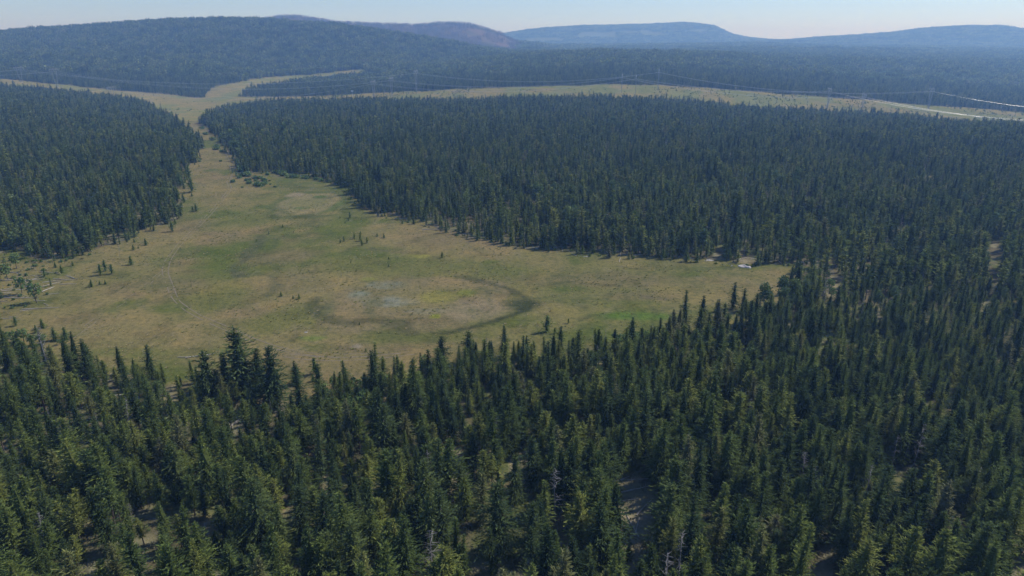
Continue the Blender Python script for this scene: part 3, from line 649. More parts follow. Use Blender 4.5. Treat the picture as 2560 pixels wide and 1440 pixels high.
# saplings pushed into the same wood: one node tree needs one collection, so the three detail levels join here
def forest_all():
    coll = bpy.data.collections.new('forest_trees'); off = []; n = 0
    for k, c in enumerate((C_NEAR, C_MID, C_FAR)):
        off.append(n)
        for o in c.objects: o.name = 'a%02d' % n; coll.objects.link(o); n += 1
    P = []; Rr = []; S = []; I = []
    for (c, x, y, z, r, s, sp), of in zip(bands, off):
        P.append(np.stack([x, y, z - .1], 1)); Rr.append(r); S.append(s); I.append(sp + of)
    scatter('forest', coll, np.concatenate(P), np.concatenate(Rr), np.concatenate(S), np.concatenate(I), label='dense dark green conifer forest around the meadow')
    print('forest points', sum(len(p) for p in P))
forest_all()
# hillside stands
def stands(y0, y1, sp):
    P = jgrid(y0, y1, sp, .8, .3); x, y = P.T; z = height(x, y)
    k = in_view(x, y, z) & ~hidden(x, y, z + 8, 12) & ~open_ground(x, y) & (burnt(x, y) < .5) & (cutblock(x, y) < .5); return x[k], y[k], z[k]
x, y, z = stands(1740, 3300, 17.0)
px, py, _ = project(x, y, z)
asp = (px > 2030) & (px < 2500) & (py > 188) & (py < 212) & (fbm(x, y, 70, 99, 3) > .5)
pk = np.where(asp, 5, RS.randint(0, 5, len(x)))
scatter('hillside_forest', C_PAT, np.stack([x, y, z - .4], 1), RS.rand(len(x)) * 6.28, RS.uniform(.85, 1.12, len(x)), pk, label='blue green conifer forest covering the hills beyond the power line')
print('stands', len(x))
x, y, z = stands(3300, 7600, 42.0)
scatter('distant_forest', C_PAT2, np.stack([x, y, z - .5], 1), RS.rand(len(x)) * 6.28, RS.uniform(.9, 1.1, len(x)), RS.randint(0, 3, len(x)), label='hazy distant forest on the farthest hills')
print('stands2', len(x))
P = jgrid(3300, 4900, 30, .8, .4); x, y = P.T; z = height(x, y); k = (burnt(x, y) > .5) & ~hidden(x, y, z + 8, 12) & (fbm(x, y, 150, 98, 3) > .36); x, y, z = x[k], y[k], z[k]
scatter('burnt_forest', C_SNAG, np.stack([x, y, z], 1), RS.rand(len(x)) * 6.28, RS.uniform(.8, 1.1, len(x)), RS.randint(0, 3, len(x)), label='bare burnt trunks on the brown hill')
# corridor scrub
P = jgrid(1080, 2150, 6.0, .78, .5); x, y = P.T; op = open_ground(x, y); sx = fpx(x, y)
pr = .04 + .45 * sstep(.5, .66, fbm(x, y, 55, 101, 3)); pr = np.where(sx < 620, pr * .22, pr); pr = np.where((sx > 900) & (sx < 1500), pr * 1.3, pr); pr = np.where(inside(tongue, x, y), pr * .12, pr)
k = op & (RS.rand(len(x)) < pr); x, y = x[k], y[k]; z = height(x, y)
pk = RS.choice([0, 0, 0, 0, 2, 2, 2, 3], len(x))
scatter('scrub', C_SHRUB, np.stack([x, y, z - .1], 1), RS.rand(len(x)) * 6.28, RS.uniform(.3, 1.0, len(x)) * np.where(pk == 3, .45, 1), pk , label='scattered saplings and shrubs under the power line')
# small brush at the forest foot and in the debris corner
P = jgrid(90, 700, 2.6, .78, .5); x, y = P.T
edge = (open_ground(x, y) & (~inside(meadow, x + 5, y + 4) | ~inside(meadow, x - 5, y + 5) | ~inside(meadow, x, y + 8))) | (~open_ground(x, y) & (inside(meadow, x + 4, y - 4) | inside(meadow, x - 4, y - 4) | inside(meadow, x, y - 8)))
k = (edge & (RS.rand(len(x)) < .30)) | ((y < 260) & ~inside(meadow, x, y) & (RS.rand(len(x)) < .10)) | (inside(sparse1, x, y) & (RS.rand(len(x)) < .25)) | (inside(sparse2, x, y) & (RS.rand(len(x)) < .12)); x, y = x[k], y[k]
pk = np.where(inside(sparse1, x, y), RS.choice([0, 1, 2], len(x)), RS.choice([0, 1, 2, 3, 3, 3], len(x)))
scatter('undergrowth', C_SHRUB, np.stack([x, y, 0 * x], 1), RS.rand(len(x)) * 6.28, RS.uniform(.2, .62, len(x)), pk, label='low brush along the foot of the forest')
# tussocks of rank grass and sedge over the meadow
g = G(); rs_ = np.random.RandomState(3); 
def b_tuft(seed, mat, hh):
    def f(g):
        rs = np.random.RandomState(seed); n = 22; a = rs.rand(n) * 6.28; r0 = rs.uniform(0, .30, n); L = hh * rs.uniform(.6, 1.2, n); o = rs.uniform(.1, .35, n)
        P0 = np.stack([r0 * np.cos(a), r0 * np.sin(a), 0 * a - .03], 1); P1 = P0 + np.stack([o * np.cos(a), o * np.sin(a), L], 1); S = np.stack([-np.sin(a), np.cos(a), 0 * a], 1) * .10
        g.quads(np.stack([P0 - S, P0 + S, P1 + S * .4, P1 - S * .4], 1), 0, rs.uniform(.2, .8, n)); return [mat]
    return f
M_SEDGE = foliage('sedge', [(0, (.115, .135, .040)), (.5, (.16, .165, .055)), (1, (.20, .175, .075))], .2)
M_STRAW = foliage('dry grass', [(0, (.20, .17, .08)), (1, (.30, .25, .13))], .3)
C_TUFT = proto_collection('grass_tuft', [b_tuft(1, M_SEDGE, .24), b_tuft(2, M_SEDGE, .18), b_tuft(3, M_STRAW, .16)])
P = jgrid(150, 620, 1.55, .72, .6); x, y = P.T; nn = fbm(x, y, 12, 121, 4); n2 = fbm(x, y, 50, 122, 3)
k = inside(meadow, x, y) & (RS.rand(len(x)) < .06 + .55 * sstep(.48, .66, nn)) & (np.abs(x) < .75 * y); x, y, n2 = x[k], y[k], n2[k]
scatter('grass', C_TUFT, np.stack([x, y, 0 * x], 1), RS.rand(len(x)) * 6.28, RS.uniform(.35, 1.1, len(x)) ** 1.3, np.where(RS.rand(len(x)) < sstep(.4, .6, n2), RS.randint(0, 2, len(x)), 2), label='tussocks of rank grass over the meadow'); print('tufts', len(x))
# access track on the corridor
g = G(); TP = [hit(*p) for p in ((1840, 231), (1900, 238), (1980, 247), (2060, 257), (2160, 268), (2260, 276), (2400, 284), (2560, 288))]; TP = smooth_path(TP, 6.0); Tn = np.gradient(TP, axis=0); Tn /= np.linalg.norm(Tn, axis=1)[:, None]; Nn = np.stack([-Tn[:, 1], Tn[:, 0]], 1) * .9
La = TP + Nn; Lb = TP - Nn; za = height(La[:, 0], La[:, 1]) + .25; zb_ = height(Lb[:, 0], Lb[:, 1]) + .25
La = np.c_[La, za]; Lb = np.c_[Lb, zb_]; g.quads(np.stack([La[:-1], La[1:], Lb[1:], Lb[:-1]], 1)); tag(obj('access_road', g.mesh('access_road', [M_TRACK])), kind='structure')
# ------------------------------------------------------------------ named trees in and around the meadow
g = G(); conifer(g, 501, 4.0, .02, 1.75, .34, .24, 9, 'fir'); y1c = g.mesh('crown', [M_PINE]); g = G(); trunk(g, 4.0, .09); y1t = g.mesh('trunk', [M_BARK])
g = G(); conifer(g, 502, 5.0, .10, 2.0, .40, .32, 7, 'pine'); y2c = g.mesh('crown', [M_PINE]); g = G(); trunk(g, 5.0, .10); y2t = g.mesh('trunk', [M_BARK])
g = G(); conifer(g, 503, 14.0, .04, 3.7, .46, .42, 10, 'fir'); y3c = g.mesh('crown', [M_FIR_DARK]); g = G(); trunk(g, 14.0, .22); limbs(g, 5, 14, .08, 2.5, 12); y3t = g.mesh('trunk', [M_BARK])
g = G(); conifer(g, 504, 24.0, .08, 4.2, .75, .60, 11, 'fir'); y4c = g.mesh('crown', [M_FIR_DARK]); g = G(); trunk(g, 24.0, .32); limbs(g, 6, 24, .08, 2.7, 40, 0, .05, .07); y4t = g.mesh('trunk', [M_BARK])
g = G(); leafball(g, 61, (0, 0, 3.6), (1.9, 1.9, 1.8), .5, 160); leafball(g, 62, (.7, .3, 4.6), (1.3, 1.2, 1.2), .45, 90); a1c = g.mesh('crown', [M_BUSH]); g = G(); trunk(g, 5, .13, (.5, .2)); limbs(g, 9, 5.5, .3, 2.2, 12, 0, .6, .05); a1t = g.mesh('trunk', [M_BARK])
NT = {'y': (y1c, y1t, 4.0), 'p': (y2c, y2t, 5.0), 'b': (y3c, y3t, 14.0), 't': (y4c, y4t, 24.0), 'n': (*PROTO['near2'][:2], 17.), 's': (*PROTO['near3'][:2], 19.), 'f': (*PROTO['near1'][:2], 20.), 'a': (a1c, a1t, 5.8)}
def ptree(nm, k, px, pyb, hpx, label, wide=1.0, group=None, cat='tree'):
    X, Y = gp(px, pyb); ht = z_at(pyb - hpx, Y) - 0.0
    cme, tme, h = NT[k]; r = empty(nm, (X, Y, 0)); s = ht / h; r.scale = (s * wide, s * wide, s); r.rotation_euler = (0, 0, (px * 7.3 + pyb) % 6.28)
    obj('crown', cme, r); obj('trunk', tme, r); tag(r, label, cat, group); return r
GY = 'young pines standing in the meadow'
yp = 'young_pine'
for a in [
 (yp, 'p', 431, 579, 27, 'lone young pine right of the tip of the left forest'), (yp, 'y', 438, 561, 14, 'small faint sapling behind the lone pine at the forest tip'),
 (yp, 'y', 491, 528, 19, 'right one of two saplings beside the wheel tracks'), (yp, 'y', 482, 529, 14, 'left one of two saplings beside the wheel tracks'),
 (yp, 'y', 461, 506, 13, 'round sapling right of the left forest corner'), (yp, 'y', 487, 412, 7, 'tiny sapling nearest the narrow forest gap'), (yp, 'y', 498, 417, 5, 'tiniest shrub pine in the narrow meadow neck'),
 (yp, 'y', 365, 613, 17, 'dark young pine highest up the left meadow slope'), (yp, 'y', 336, 606, 9, 'low bushy sapling above the pair on the left slope'), (yp, 'y', 334, 625, 14, 'bushy sapling with a tiny one at its side, left slope'), (yp, 'y', 346, 621, 7, 'tiny sapling beside the bushy one on the left slope'),
 (yp, 'y', 328, 662, 22, 'single pointed young pine in the open left meadow'), (yp, 'p', 252, 688, 28, 'left one of the tight cluster of three young pines'), (yp, 'p', 264, 678, 28, 'back one of the tight cluster of three young pines'), (yp, 'p', 280, 685, 25, 'right one of the tight cluster of three young pines'),
 (yp, 'y', 229, 717, 18, 'largest of the row of three low saplings'), (yp, 'y', 250, 712, 11, 'middle one of the row of three low saplings'), (yp, 'y', 264, 711, 11, 'right one of the row of three low saplings'),
 (yp, 'y', 155, 682, 19, 'bushy pine below the left forest edge, near the debris'), (yp, 'y', 182, 665, 12, 'small pine with a long shadow under the left forest edge'), (yp, 'y', 139, 669, 14, 'small pine touching the left forest edge'), (yp, 'p', 112, 692, 20, 'dark crooked pine above the fallen wood at far left'), (yp, 'n', 128, 715, 28, 'slim dark spruce at the right end of the fallen wood'),
 (yp, 'y', 107, 821, 24, 'dark round pine standing free above the lower left corner'), (yp, 'y', 138, 851, 32, 'left one of two pines at the lower left meadow corner'), (yp, 'y', 165, 849, 31, 'right one of two pines at the lower left meadow corner'), (yp, 'y', 91, 832, 20, 'paler pine beside the dark round one, lower left'), (yp, 'p', 40, 815, 24, 'small pine at the left edge of the lower meadow'),
 (yp, 'y', 703, 741, 12, 'round bush pine left of the pair in mid meadow'), (yp, 'y', 733, 747, 9, 'lower one of the pair of bush pines in mid meadow'), (yp, 'y', 748, 747, 13, 'darker one of the pair of bush pines in mid meadow'),
 (yp, 'y', 899, 812, 7, 'tiny dark shrub below the large dried pond'), (yp, 'y', 915, 879, 9, 'dark low shrub beside the bare patch near the tracks'), (yp, 'y', 905, 877, 4, 'tiny shrub left of the dark one near the tracks'), 
 (yp, 'y', 707, 569, 8, 'upper one of three specks of shrub below the small pond'), (yp, 'y', 672, 586, 7, 'middle one of three specks of shrub below the small pond'), (yp, 'y', 641, 603, 6, 'lower one of three specks of shrub below the small pond'),
 (yp, 'p', 875, 545, 15, 'pine right of the small pond, the taller of two'), (yp, 'y', 871, 552, 9, 'pine right of the small pond, the shorter of two'), (yp, 'y', 863, 558, 5, 'shrub under the two pines right of the small pond'), (yp, 'y', 850, 545, 4, 'speck of shrub left of the two pines by the small pond'),
 (yp, 'p', 851, 608, 11, 'left twin sapling west of the meadow grove'), (yp, 'p', 860, 604, 13, 'right twin sapling west of the meadow grove'), (yp, 'p', 886, 597, 15, 'thin pine in the left of the meadow grove'), (yp, 'y', 901, 585, 8, 'rear dark pine of the meadow grove'), (yp, 'p', 901, 603, 19, 'tallest pine of the meadow grove'), (yp, 'p', 905, 614, 15, 'front pine of the meadow grove'), (yp, 'p', 918, 608, 15, 'right pine of the meadow grove'),
 (yp, 'y', 943, 592, 10, 'bushy sapling right of the meadow grove'), (yp, 'y', 960, 595, 11, 'farther sapling right of the meadow grove'), (yp, 'p', 1105, 645, 15, 'lone sapling in the middle of the eastern meadow'), (yp, 'y', 972, 648, 7, 'tiny sapling above the large dried pond'), (yp, 'y', 995, 646, 4, 'speck of shrub right of the tiny sapling above the pond'), (yp, 'y', 972, 667, 7, 'low shrub just north of the large dried pond'), (yp, 'y', 877, 657, 5, 'speck of shrub in the western green swale'),
 (yp, 'y', 1006, 560, 11, 'sapling just off the central forest edge'), (yp, 'y', 1112, 575, 7, 'low sapling beside the fallen pole at the forest edge'), (yp, 'p', 1421, 808, 12, 'tiny pine in the near meadow right of the crooked one'), (yp, 'p', 1387, 834, 16, 'small dark pine just above the near forest edge'), (yp, 'p', 1367, 830, 42, 'crooked pale green pine rising above the near forest edge'),
 (yp, 'p', 1657, 648, 26, 'light green pine standing before the far forest edge'), (yp, 'y', 1720, 649, 15, 'bright little pine before the far forest edge'), (yp, 'p', 1607, 636, 24, 'grey green pine at the far edge left of the light one'), (yp, 'y', 1456, 634, 20, 'bushy pine at the far edge above the fallen logs'), (yp, 'y', 1518, 633, 8, 'small shrub between logs at the far forest edge'), (yp, 'p', 1822, 651, 30, 'light pine left of the pale boulder'), (yp, 'p', 1912, 657, 28, 'dark pine right of the pale boulder'),
 ('fir_tree', 'b', 1976, 711, 47, 'dark bushy fir alone at the right tip of the meadow'), ('spruce_tree', 's', 2010, 733, 62, 'slim dark spruce right of the bushy fir'), ('spruce_tree', 'n', 2032, 742, 48, 'green spruce behind the slim dark one at the tip'), 
 ('fir_tree', 'b', 1832, 772, 66, 'tall fir breaking the near forest line, left of two'), ('fir_tree', 'b', 1857, 778, 58, 'dark leaning fir of the near line, right of two'), ('fir_tree', 'f', 1790, 780, 46, 'short fir left of the tall pair in the near line'), ('spruce_tree', 'n', 1898, 770, 42, 'small spruce right of the tall pair in the near line'),
 ('pine_tree', 'p', 480, 481, 37, 'tall narrow pine standing off the left forest in the meadow'), (yp, 'y', 480, 491, 10, 'round bush at the foot of the tall narrow pine'), ('pine_tree', 'p', 473, 447, 32, 'round pine at the edge above the tall narrow one'), ('pine_tree', 'p', 452, 467, 34, 'pine on the bare strip left of the tall narrow one'), (yp, 'y', 461, 472, 9, 'small shrub with a long shadow by the strip pines'),
 ('fir_tree', 't', 612, 985, 168, 'tallest ragged fir rising over the lower meadow'), ('fir_tree', 'f', 648, 985, 158, 'tall slim fir right of the tallest ragged one'), ('fir_tree', 'b', 688, 1020, 155, 'broad dark fir right of the two tallest'), ('spruce_tree', 's', 566, 975, 126, 'slim spruce left of the tallest ragged fir'), ('fir_tree', 'b', 527, 1005, 128, 'broad fir left of the slim spruce'), ('fir_tree', 'b', 380, 945, 84, 'dark leaning fir at the left of the lower meadow edge'), ('fir_tree', 'f', 738, 962, 84, 'pale green fir right of the tall group'), ('pine_tree', 'p', 788, 935, 40, 'scrubby pine on bare ground right of the tall group'), (yp, 'y', 783, 954, 17, 'little cone shaped pine below the scrubby one'),
 ('fir_tree', 'f', 412, 958, 72, 'green fir right of the dark leaning one'), ('fir_tree', 'b', 635, 1035, 90, 'bushy fir in front of the tallest ragged one'), ('spruce_tree', 's', 1072, 975, 140, 'dark slim spruce at the left of the central forest line'), ('fir_tree', 'f', 1103, 975, 150, 'pale topped fir next to the dark slim spruce'), ('fir_tree', 'n', 1210, 950, 135, 'grey topped fir in the central forest line'), ('spruce_tree', 's', 988, 960, 95, 'pointed spruce at the low end of the central forest line'), ('fir_tree', 'f', 875, 1020, 95, 'dark pointed fir where the central forest meets the meadow'), ('fir_tree', 'n', 1330, 945, 115, 'spruce in the central line below the crooked pine'), ('fir_tree', 'f', 85, 965, 160, 'large ragged grey fir at the left edge of the frame')]:
    nm, k, px, pyb, hp, lb = a
    ptree(nm, k, px, pyb, hp, lb, {'t': 1.45, 'f': 1.25, 'b': 1.15, 's': 1.1, 'n': 1.15}.get(k, 1.0) * (1.3 if hp > 110 and nm != yp else 1.0), GY if nm == yp else 'single trees along the meadow edge')
# broadleaf trees in the debris corner
for (px, pyb, hp, lb) in ((92, 757, 52, 'thin grey green aspen with a dark stem at the debris corner'), (42, 672, 42, 'pale stemmed aspen at the left forest foot'), (55, 735, 44, 'grey half bare aspen among the fallen wood'), (20, 700, 44, 'aspen at the left frame edge among fallen wood'), (2098, 662, 52, 'pale broadleaf tree in the right forest beyond the tip'), (2072, 735, 40, 'small pale broadleaf tree by the gap at the tip')):
    ptree('aspen_tree', 'a', px, pyb, hp, lb, .9, 'pale broadleaf trees at the forest edge')
for (px, pyb, hp, where) in ((838, 975, 34, 'left'), (862, 990, 38, 'left'), (890, 985, 40, 'left'), (915, 975, 34, 'left'), (935, 990, 42, 'left'), (810, 990, 30, 'left'), (960, 975, 36, 'left'), (830, 1020, 40, 'left'), (870, 1030, 44, 'left'), (910, 1020, 44, 'left'), (1545, 870, 36, 'mid'), (1575, 868, 40, 'mid'), (1610, 862, 38, 'mid'), (1640, 855, 36, 'mid'), (1670, 858, 36, 'mid'), (2030, 705, 20, 'tip'), (2045, 690, 18, 'tip'), (2065, 700, 22, 'tip'), (2050, 725, 24, 'tip'), (2078, 745, 26, 'tip'), (2025, 690, 16, 'tip'), (60, 855, 34, 'far'), (85, 865, 30, 'far'), (110, 860, 26, 'far'), (150, 862, 14, 'far'), (35, 860, 34, 'far')):
    w_ = {'left': 'where the central forest meets the lower meadow', 'mid': 'beside the bright green strip of the near forest line', 'tip': 'in the gap at the right tip of the meadow', 'far': 'at the lower left corner of the meadow'}[where]
    ptree('young_aspen', 'a', px, pyb, hp, 'pale green leafy young tree ' + w_, 1.25, 'leafy young trees ' + w_)
# willow bushes at the head of the meadow
bm = []
for s in range(3):
    g = G(); b_bush(30 + s, .42, 75)(g); bm.append(g.mesh('willow_bush', [M_BUSH]))
k = 0
wb = [(612, 430, 22), (604, 440, 14), (624, 440, 18), (634, 446, 12), (618, 452, 10), (648, 447, 10), (628, 458, 11), (642, 463, 14), (652, 465, 16), (660, 462, 14), (662, 452, 12), (585, 456, 10), (668, 437, 9), (690, 432, 12), (700, 436, 15), (715, 440, 15), (728, 443, 14), (742, 444, 13), (756, 446, 12), (770, 447, 11), (790, 450, 10), (806, 452, 11), (822, 455, 10), (838, 458, 10), (852, 462, 10), (866, 466, 10), (546, 374, 12), (538, 368, 12), (556, 380, 10), (528, 350, 11), (518, 336, 9), (505, 322, 9), (640, 452, 8), (596, 446, 10), (500, 404, 7), (553, 404, 6), (676, 461, 5), (687, 468, 6), (604, 469, 5), (676, 453, 5)]
for i, (px, py, wp) in enumerate(wb):
    X, Y = gp(px, py); s = wp / F * Y * .5
    o = obj('willow_bush', bm[i % 3], None, (X, Y, -.05)); o.scale = (s, s, s * .8); o.rotation_euler = (0, 0, i * 1.3)
    where = 'in the thicket at the head of the meadow' if px < 680 and py > 425 else ('in the hem under the central forest' if px >= 680 else 'along the narrow meadow neck')
    tag(o, f'low grey green willow bush {where}', 'bush', 'willow bushes ' + where)
# dead snags
sm = []
for s in range(3):
    g = G(); snag(g, 40 + s, 12, .11, 0, 60); sm.append(g.mesh('dead_tree', [M_DEAD]))
for i, (px, pyb, hp, lb) in enumerate([(137, 975, 170, 'tall bare grey snag behind the ragged fir at far left'), (327, 1085, 95, 'pale dead tree in the open stand at left'), (137, 1095, 80, 'small dead tree low in the left stand'), (680, 1042, 45, 'short grey snag on the rubble under the tall group'), (300, 640, 38, 'leaning silver snag at the left forest edge'), (252, 1100, 70, 'dead tree with drooping limbs, left stand'), (858, 1010, 60, 'thin bare snag at the lower meadow edge'), (1590, 900, 55, 'silver snag in the near forest line'), (1213, 905, 75, 'bare grey top beside the central forest line'), (2150, 800, 60, 'grey snag inside the right forest'), (2200, 900, 55, 'second grey snag inside the right forest, lower down'), (2060, 760, 45, 'bleached snag by the gap at the meadow tip'), (120, 1400, 130, 'white twisted snag at the bottom left corner'), (1510, 880, 60, 'bare grey snag near the bright grass strip'), (2368, 830, 60, 'grey snag far inside the right forest')]):
    X, Y = gp(px, pyb); ht = z_at(pyb - hp, Y); o = obj('dead_tree', sm[i % 3], None, (X, Y, 0)); s = ht / 12; o.scale = (s, s, s); o.rotation_euler = (R((i * 37) % 9 - 4), R((i * 53) % 11 - 5), i)
    tag(o, lb, 'dead tree', 'dead trees')
# fallen logs
lm = []
for s in range(4):
    g = G(); rs = np.random.RandomState(s); L = 8.0; pts = [(t * L - L / 2, .12 * math.sin(t * 3 + s), .16 + .03 * math.sin(t * 5)) for t in np.linspace(0, 1, 6)]
    g.tube(pts, np.linspace(.17, .07, 6), 7)
    for k in range(6):
        t = rs.uniform(.3, .95); a = rs.uniform(0, 3.14); p = np.array((t * L - L / 2, 0, .17)); d = np.array((.35, math.cos(a), abs(math.sin(a)) * .8)); g.tube([p, p + d * rs.uniform(.4, 1.1)], [.035, .012], 4)
    lm.append(g.mesh('fallen_log', [M_LOG]))
def log(px, py, ang, L, label, group):
    X, Y = gp(px, py); i = int(px * 3 + py) % 4; o = obj('fallen_log', lm[i], None, (X, Y, -.02)); s = L / 8; o.scale = (s, min(max(s, .7), 1.0), min(max(s, .7), 1.0)); o.rotation_euler = (0, 0, ang); tag(o, label, 'log', group)
for a in [(1595, 1222, .35, 8, 'pale log lying across the top of the log clearing'), (1570, 1200, .1, 9, 'long log at the upper rim of the log clearing'), (1540, 1203, .5, 7, 'crossed log at the upper left of the clearing'), (1575, 1250, .2, 5, 'short log half way down the clearing'), (1612, 1268, .9, 7, 'slanting log at the right of the clearing'), (1580, 1312, 1.75, 8, 'log pointing up the slope in the lower clearing'), (1560, 1322, .85, 8, 'slanting log in the lower clearing'), (1593, 1318, 1.3, 6, 'short steep log right of the slanting one'), (1545, 1336, .1, 8, 'pale log along the bottom of the clearing'), (1690, 1308, .45, 8, 'log on green ground right of the clearing'),
          (1550, 650, 1.35, 7, 'white log standing out on the grass below the far edge'), (1551, 636, 1.4, 6, 'white log just above the one on the grass'), (1434, 637, 2.0, 5, 'short white log below the far forest edge'), (1466, 642, .3, 3, 'tiny pale log piece on the far grass'), (1190, 594, .35, 10, 'bare pole reaching from the central forest edge'), (1070, 543, .25, 9, 'grey log at the foot of the central forest'), (1085, 574, .05, 12, 'long thin pole lying on the grass by the forest'), (455, 1040, 0, 8, 'weathered log in the open stand at left'), (470, 893, .1, 6, 'longest grey pole on the grass at the meadow edge'), (500, 890, .4, 8, 'grey pole leaning over the heap at the meadow edge'), (100, 772, .15, 12, 'long pale log below the debris corner'), (82, 700, .4, 8, 'bleached log in the debris corner, uppermost'), (175, 693, 2.6, 8, 'log pile end at the right of the debris corner'), (50, 745, 0, 12, 'straight log across the debris corner'), (2371, 1312, 1.2, 6, 'white log on the bright patch in the right forest'), (2455, 1165, .9, 7, 'pale log in the upper right of the near forest')]:
    log(a[0], a[1], a[2], a[3], a[4], 'single fallen logs')
rs = np.random.RandomState(5)
zones = [([gp(*p) for p in [(0, 680), (140, 680), (180, 700), (110, 790), (0, 800)]], 34, 'grey fallen branch in the debris corner at left', 'fallen wood in the debris corner'), (sparse2, 60, 'grey fallen log on the floor of the open stand at left', 'fallen logs of the open stand'), ([gp(*p) for p in [(1250, 606), (1400, 612), (1600, 634), (1960, 648), (1960, 656), (1600, 645), (1400, 628), (1250, 618)]], 34, 'pale fallen log at the foot of the far forest edge', 'fallen logs under the far forest edge'), ([gp(*p) for p in [(930, 520), (1080, 550), (1250, 600), (1250, 612), (1080, 566), (930, 534)]], 14, 'grey log at the foot of the central forest slope', 'fallen logs under the central forest')]
for poly, n, lb, grp in zones:
    P = np.array(poly); c = 0
    while c < n:
        x = rs.uniform(P[:, 0].min(), P[:, 0].max()); y = rs.uniform(P[:, 1].min(), P[:, 1].max())
        if not inside(poly, np.array([x]), np.array([y]))[0]: continue
        o = obj('fallen_log', lm[c % 4], None, (x, y, -.02)); s = rs.uniform(.35, 1.0); o.scale = (s, max(.6, s), max(.6, s)); o.rotation_euler = (0, rs.normal(0, .03), rs.normal(.25, .6)); tag(o, lb, 'log', grp); c += 1
# pale rocks
def rock(px, py, wx, wy, hz, label, seed):
    X, Y = gp(px, py); rs = np.random.RandomState(seed); n, m = 18, 6; V = []; Fc = []
    ph = rs.rand(5) * 6
    for j in range(m + 1):
        v = j / m
        for i in range(n):
            a = i / n * 2 * math.pi; rr = 1 + .16 * math.sin(2 * a + ph[0]) + .10 * math.sin(3 * a + ph[1]) + .08 * math.sin(5 * a + ph[2])
            q = math.cos(v * math.pi / 2) ** .45; V.append((wx * rr * q * math.cos(a), wy * rr * q * math.sin(a), -.15 + hz * (v ** .5) * (1 + .25 * math.sin(a * 2 + ph[3] + v * 3)) + rs.normal(0, .03)))
    for j in range(m):
        for i in range(n): Fc.append((j*n + i, j*n + (i+1) % n, (j+1)*n + (i+1) % n, (j+1)*n + i))
    tag(obj('boulder', mesh_np('boulder', V, Fc, [M_ROCK]), None, (X, Y, 0)), label, 'boulder', 'pale boulders on the far meadow edge')
rock(1862, 667, 2.3, 2.1, .75, 'large white boulder slab in front of the far forest edge', 1)
rock(1774, 651, 2.1, .8, .35, 'low white rock slab left of the large boulder', 2)
rock(2002, 655, 1.7, .9, .4, 'small pale rock at the right tip of the meadow', 3)
rock(1466, 642, .6, .5, .35, 'tiny white stone left on the far grass', 4)
rock(765, 831, .5, .4, .3, 'tiny white stone in the lower meadow', 5)
rock(1830, 664, .5, .4, .3, 'small stone left of the large boulder', 6)
# ------------------------------------------------------------------ power line
def lattice(g, p0, p1, w0, w1, mem, n=8):
    p0 = np.array(p0, float); p1 = np.array(p1, float); d = (p1 - p0) / np.linalg.norm(p1 - p0)
    a = np.cross(d, (0, 1, 0)); a /= np.linalg.norm(a); b = np.cross(d, a); cs = [(1, 1), (-1, 1), (-1, -1), (1, -1)]
    P = lambda t, c: p0 + (p1 - p0) * t + (a * c[0] + b * c[1]) * (w0 + (w1 - w0) * t) / 2
    for c in cs: g.tube([P(0, c), P(1, c)], mem * .8, 4)
    for k in range(n):
        for q in range(4):
            c, e = cs[q], cs[(q + 1) % 4]
            g.tube([P(k / n, c), P((k + 1) / n, e)] if k % 2 else [P(k / n, e), P((k + 1) / n, c)], mem * .7, 3)
def tower_parts(h):
    out = []; arm = 13.0
    for sx in (-1, 1):
        g = G(); lattice(g, (sx * 1.6, 0, -.5), (sx * 6.0, 0, h - 1.2), .8, 1.2, .11, 14); out.append(('leg', g, M_STEEL))
        g = G(); g.tube([(sx * 6, 0, h), (sx * 7.4, 0, h + 4.2)], [.14, .08], 4); g.tube([(sx * 8.6, 0, h), (sx * 7.4, 0, h + 4.2)], [.16, .1], 4); out.append(('peak', g, M_STEEL))
        g = G(); g.tube([(sx * 1.6, 0, .3), (sx * 1.6, 0, -.6)], .9, 8); out.append(('footing', g, M_ROCK))
    g = G(); lattice(g, (-arm, 0, h), (arm, 0, h), 1.2, 1.2, .12, 16); out.append(('crossarm', g, M_STEEL))
    for sx in (-1, 0, 1):
        g = G()
        for e in (-1.8, 1.8): g.tube([(sx * 11.5 + e, 0, h - .7), (sx * 11.5, 0, h - 4.2)], .13, 5)
        out.append(('insulator', g, M_GLASS))
    return out
LINES = [(1340, [(45, 165), (1039, 173), (1648, 170), (2331, 217)]), (1300, [(133, 169), (977, 191), (1556, 183), (2162, 231)]), (1262, [(278, 219), (932, 199), (1591, 186), (2076, 217)])]
LN = ['far', 'middle', 'near']
ex_l = [(-2, -30), (-2, -34), (-8, -40)]
POS = ['leftmost', 'left of centre', 'right of centre', 'rightmost']
c10, s10 = math.cos(R(10)), math.sin(R(10))
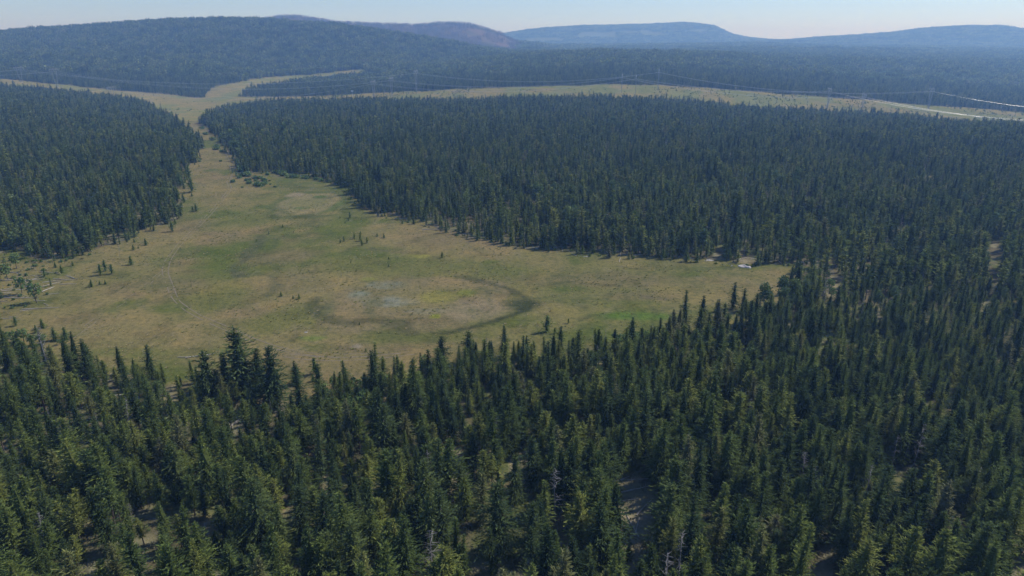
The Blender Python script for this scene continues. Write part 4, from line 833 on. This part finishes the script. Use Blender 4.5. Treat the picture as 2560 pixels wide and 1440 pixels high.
for li, (D, tw) in enumerate(LINES):
    att = []
    for ti, (px, py) in enumerate(tw):
        s = (px - PX) / F / 1.045; Y = D / (c10 + s * s10); 
        u, dy, dz = ray(px, py); s = u / dy; Y = D / (c10 + s * s10); X = s * Y; zt = float(z_at(py, Y)); zg = h1(X, Y); h = max(18.0, zt - zg - 3)
        r = empty('transmission_tower', (X, Y, zg)); r.rotation_euler = (0, 0, R(90 - 10))
        for nm, g, m in tower_parts(h): obj(nm, g.mesh(nm, [m]), r)
        tag(r, f'grey lattice pylon with a wide crossarm, {POS[ti]} on the {LN[li]} line', 'pylon', 'pylons of the power line across the valley')
        att.append(np.array((X, Y, zg + h - 4.3)))
    dr = np.array((c10, -s10, 0))
    att = [att[0] - dr * 430 + np.array((0, 0, 12))] + att + [att[-1] + dr * 440 + np.array((0, 0, ex_l[li][1]))]
    perp = np.array((s10, c10, 0))
    for ph_ in (-1, 0, 1):
        g = G()
        for e in (-.22, .22):
            pts = []
            for a, b in zip(att[:-1], att[1:]):
                Ls = np.linalg.norm(b - a); sag = 15 * min(1.6, (Ls / 440) ** 2)
                for t in np.linspace(0, 1, 15)[:-1]: pts.append(a + (b - a) * t - np.array((0, 0, 4 * sag * t * (1 - t))) + perp * (ph_ * 11.5 + e))
            pts.append(att[-1] + perp * (ph_ * 11.5 + e)); g.tube(pts, .06, 5)
        tag(obj('power_cable', g.mesh('power_cable', [M_CABLE], True)), f'silver {["near", "centre", "far"][ph_ + 1]} conductor of the {LN[li]} power line', 'power cable', 'conductors of the power line')
# white mast at the corridor
u, dy, dz = ray(880, 226); Ym = 1290.; Xm = float(u / dy * Ym); zm = h1(Xm, Ym); r = empty('marker_mast', (Xm, Ym, zm)); hm_ = max(6.0, float(z_at(226, Ym)) - zm)
g = G(); g.tube([(0, 0, -.5), (0, 0, hm_)], [.3, .2], 6); obj('pole', g.mesh('pole', [M_WHITE]), r)
g = G(); g.box((0, 0, hm_ - 1.0), (4.2, .25, 2.0)); obj('panel', g.mesh('panel', [M_WHITE]), r); tag(r, 'small white panel on a pale pole beside the power line corridor', 'marker')
# ------------------------------------------------------------------ haze
hz = G(); hz.box((0, 6400, 140 - 35), (26000, 14600, 420)); hm2 = bpy.data.materials.new('haze'); hm2.use_nodes = True; hn = hm2.node_tree; hn.nodes.clear()
ho = hn.nodes.new('ShaderNodeOutputMaterial'); pv = hn.nodes.new('ShaderNodeVolumePrincipled'); pv.inputs['Color'].default_value = (*HAZE_COLOR, 1); pv.inputs['Density'].default_value = HAZE_DENSITY; pv.inputs['Anisotropy'].default_value = .2; pv.inputs['Absorption Color'].default_value = (1, 1, 1, 1)
hn.links.new(pv.outputs[0], ho.inputs['Volume'])
Hz = obj('haze', hz.mesh('haze', [hm2])); tag(Hz, 'thin blue summer haze filling the valley', None, None, 'stuff')
print('zrange', ZZ.min(), ZZ.max())
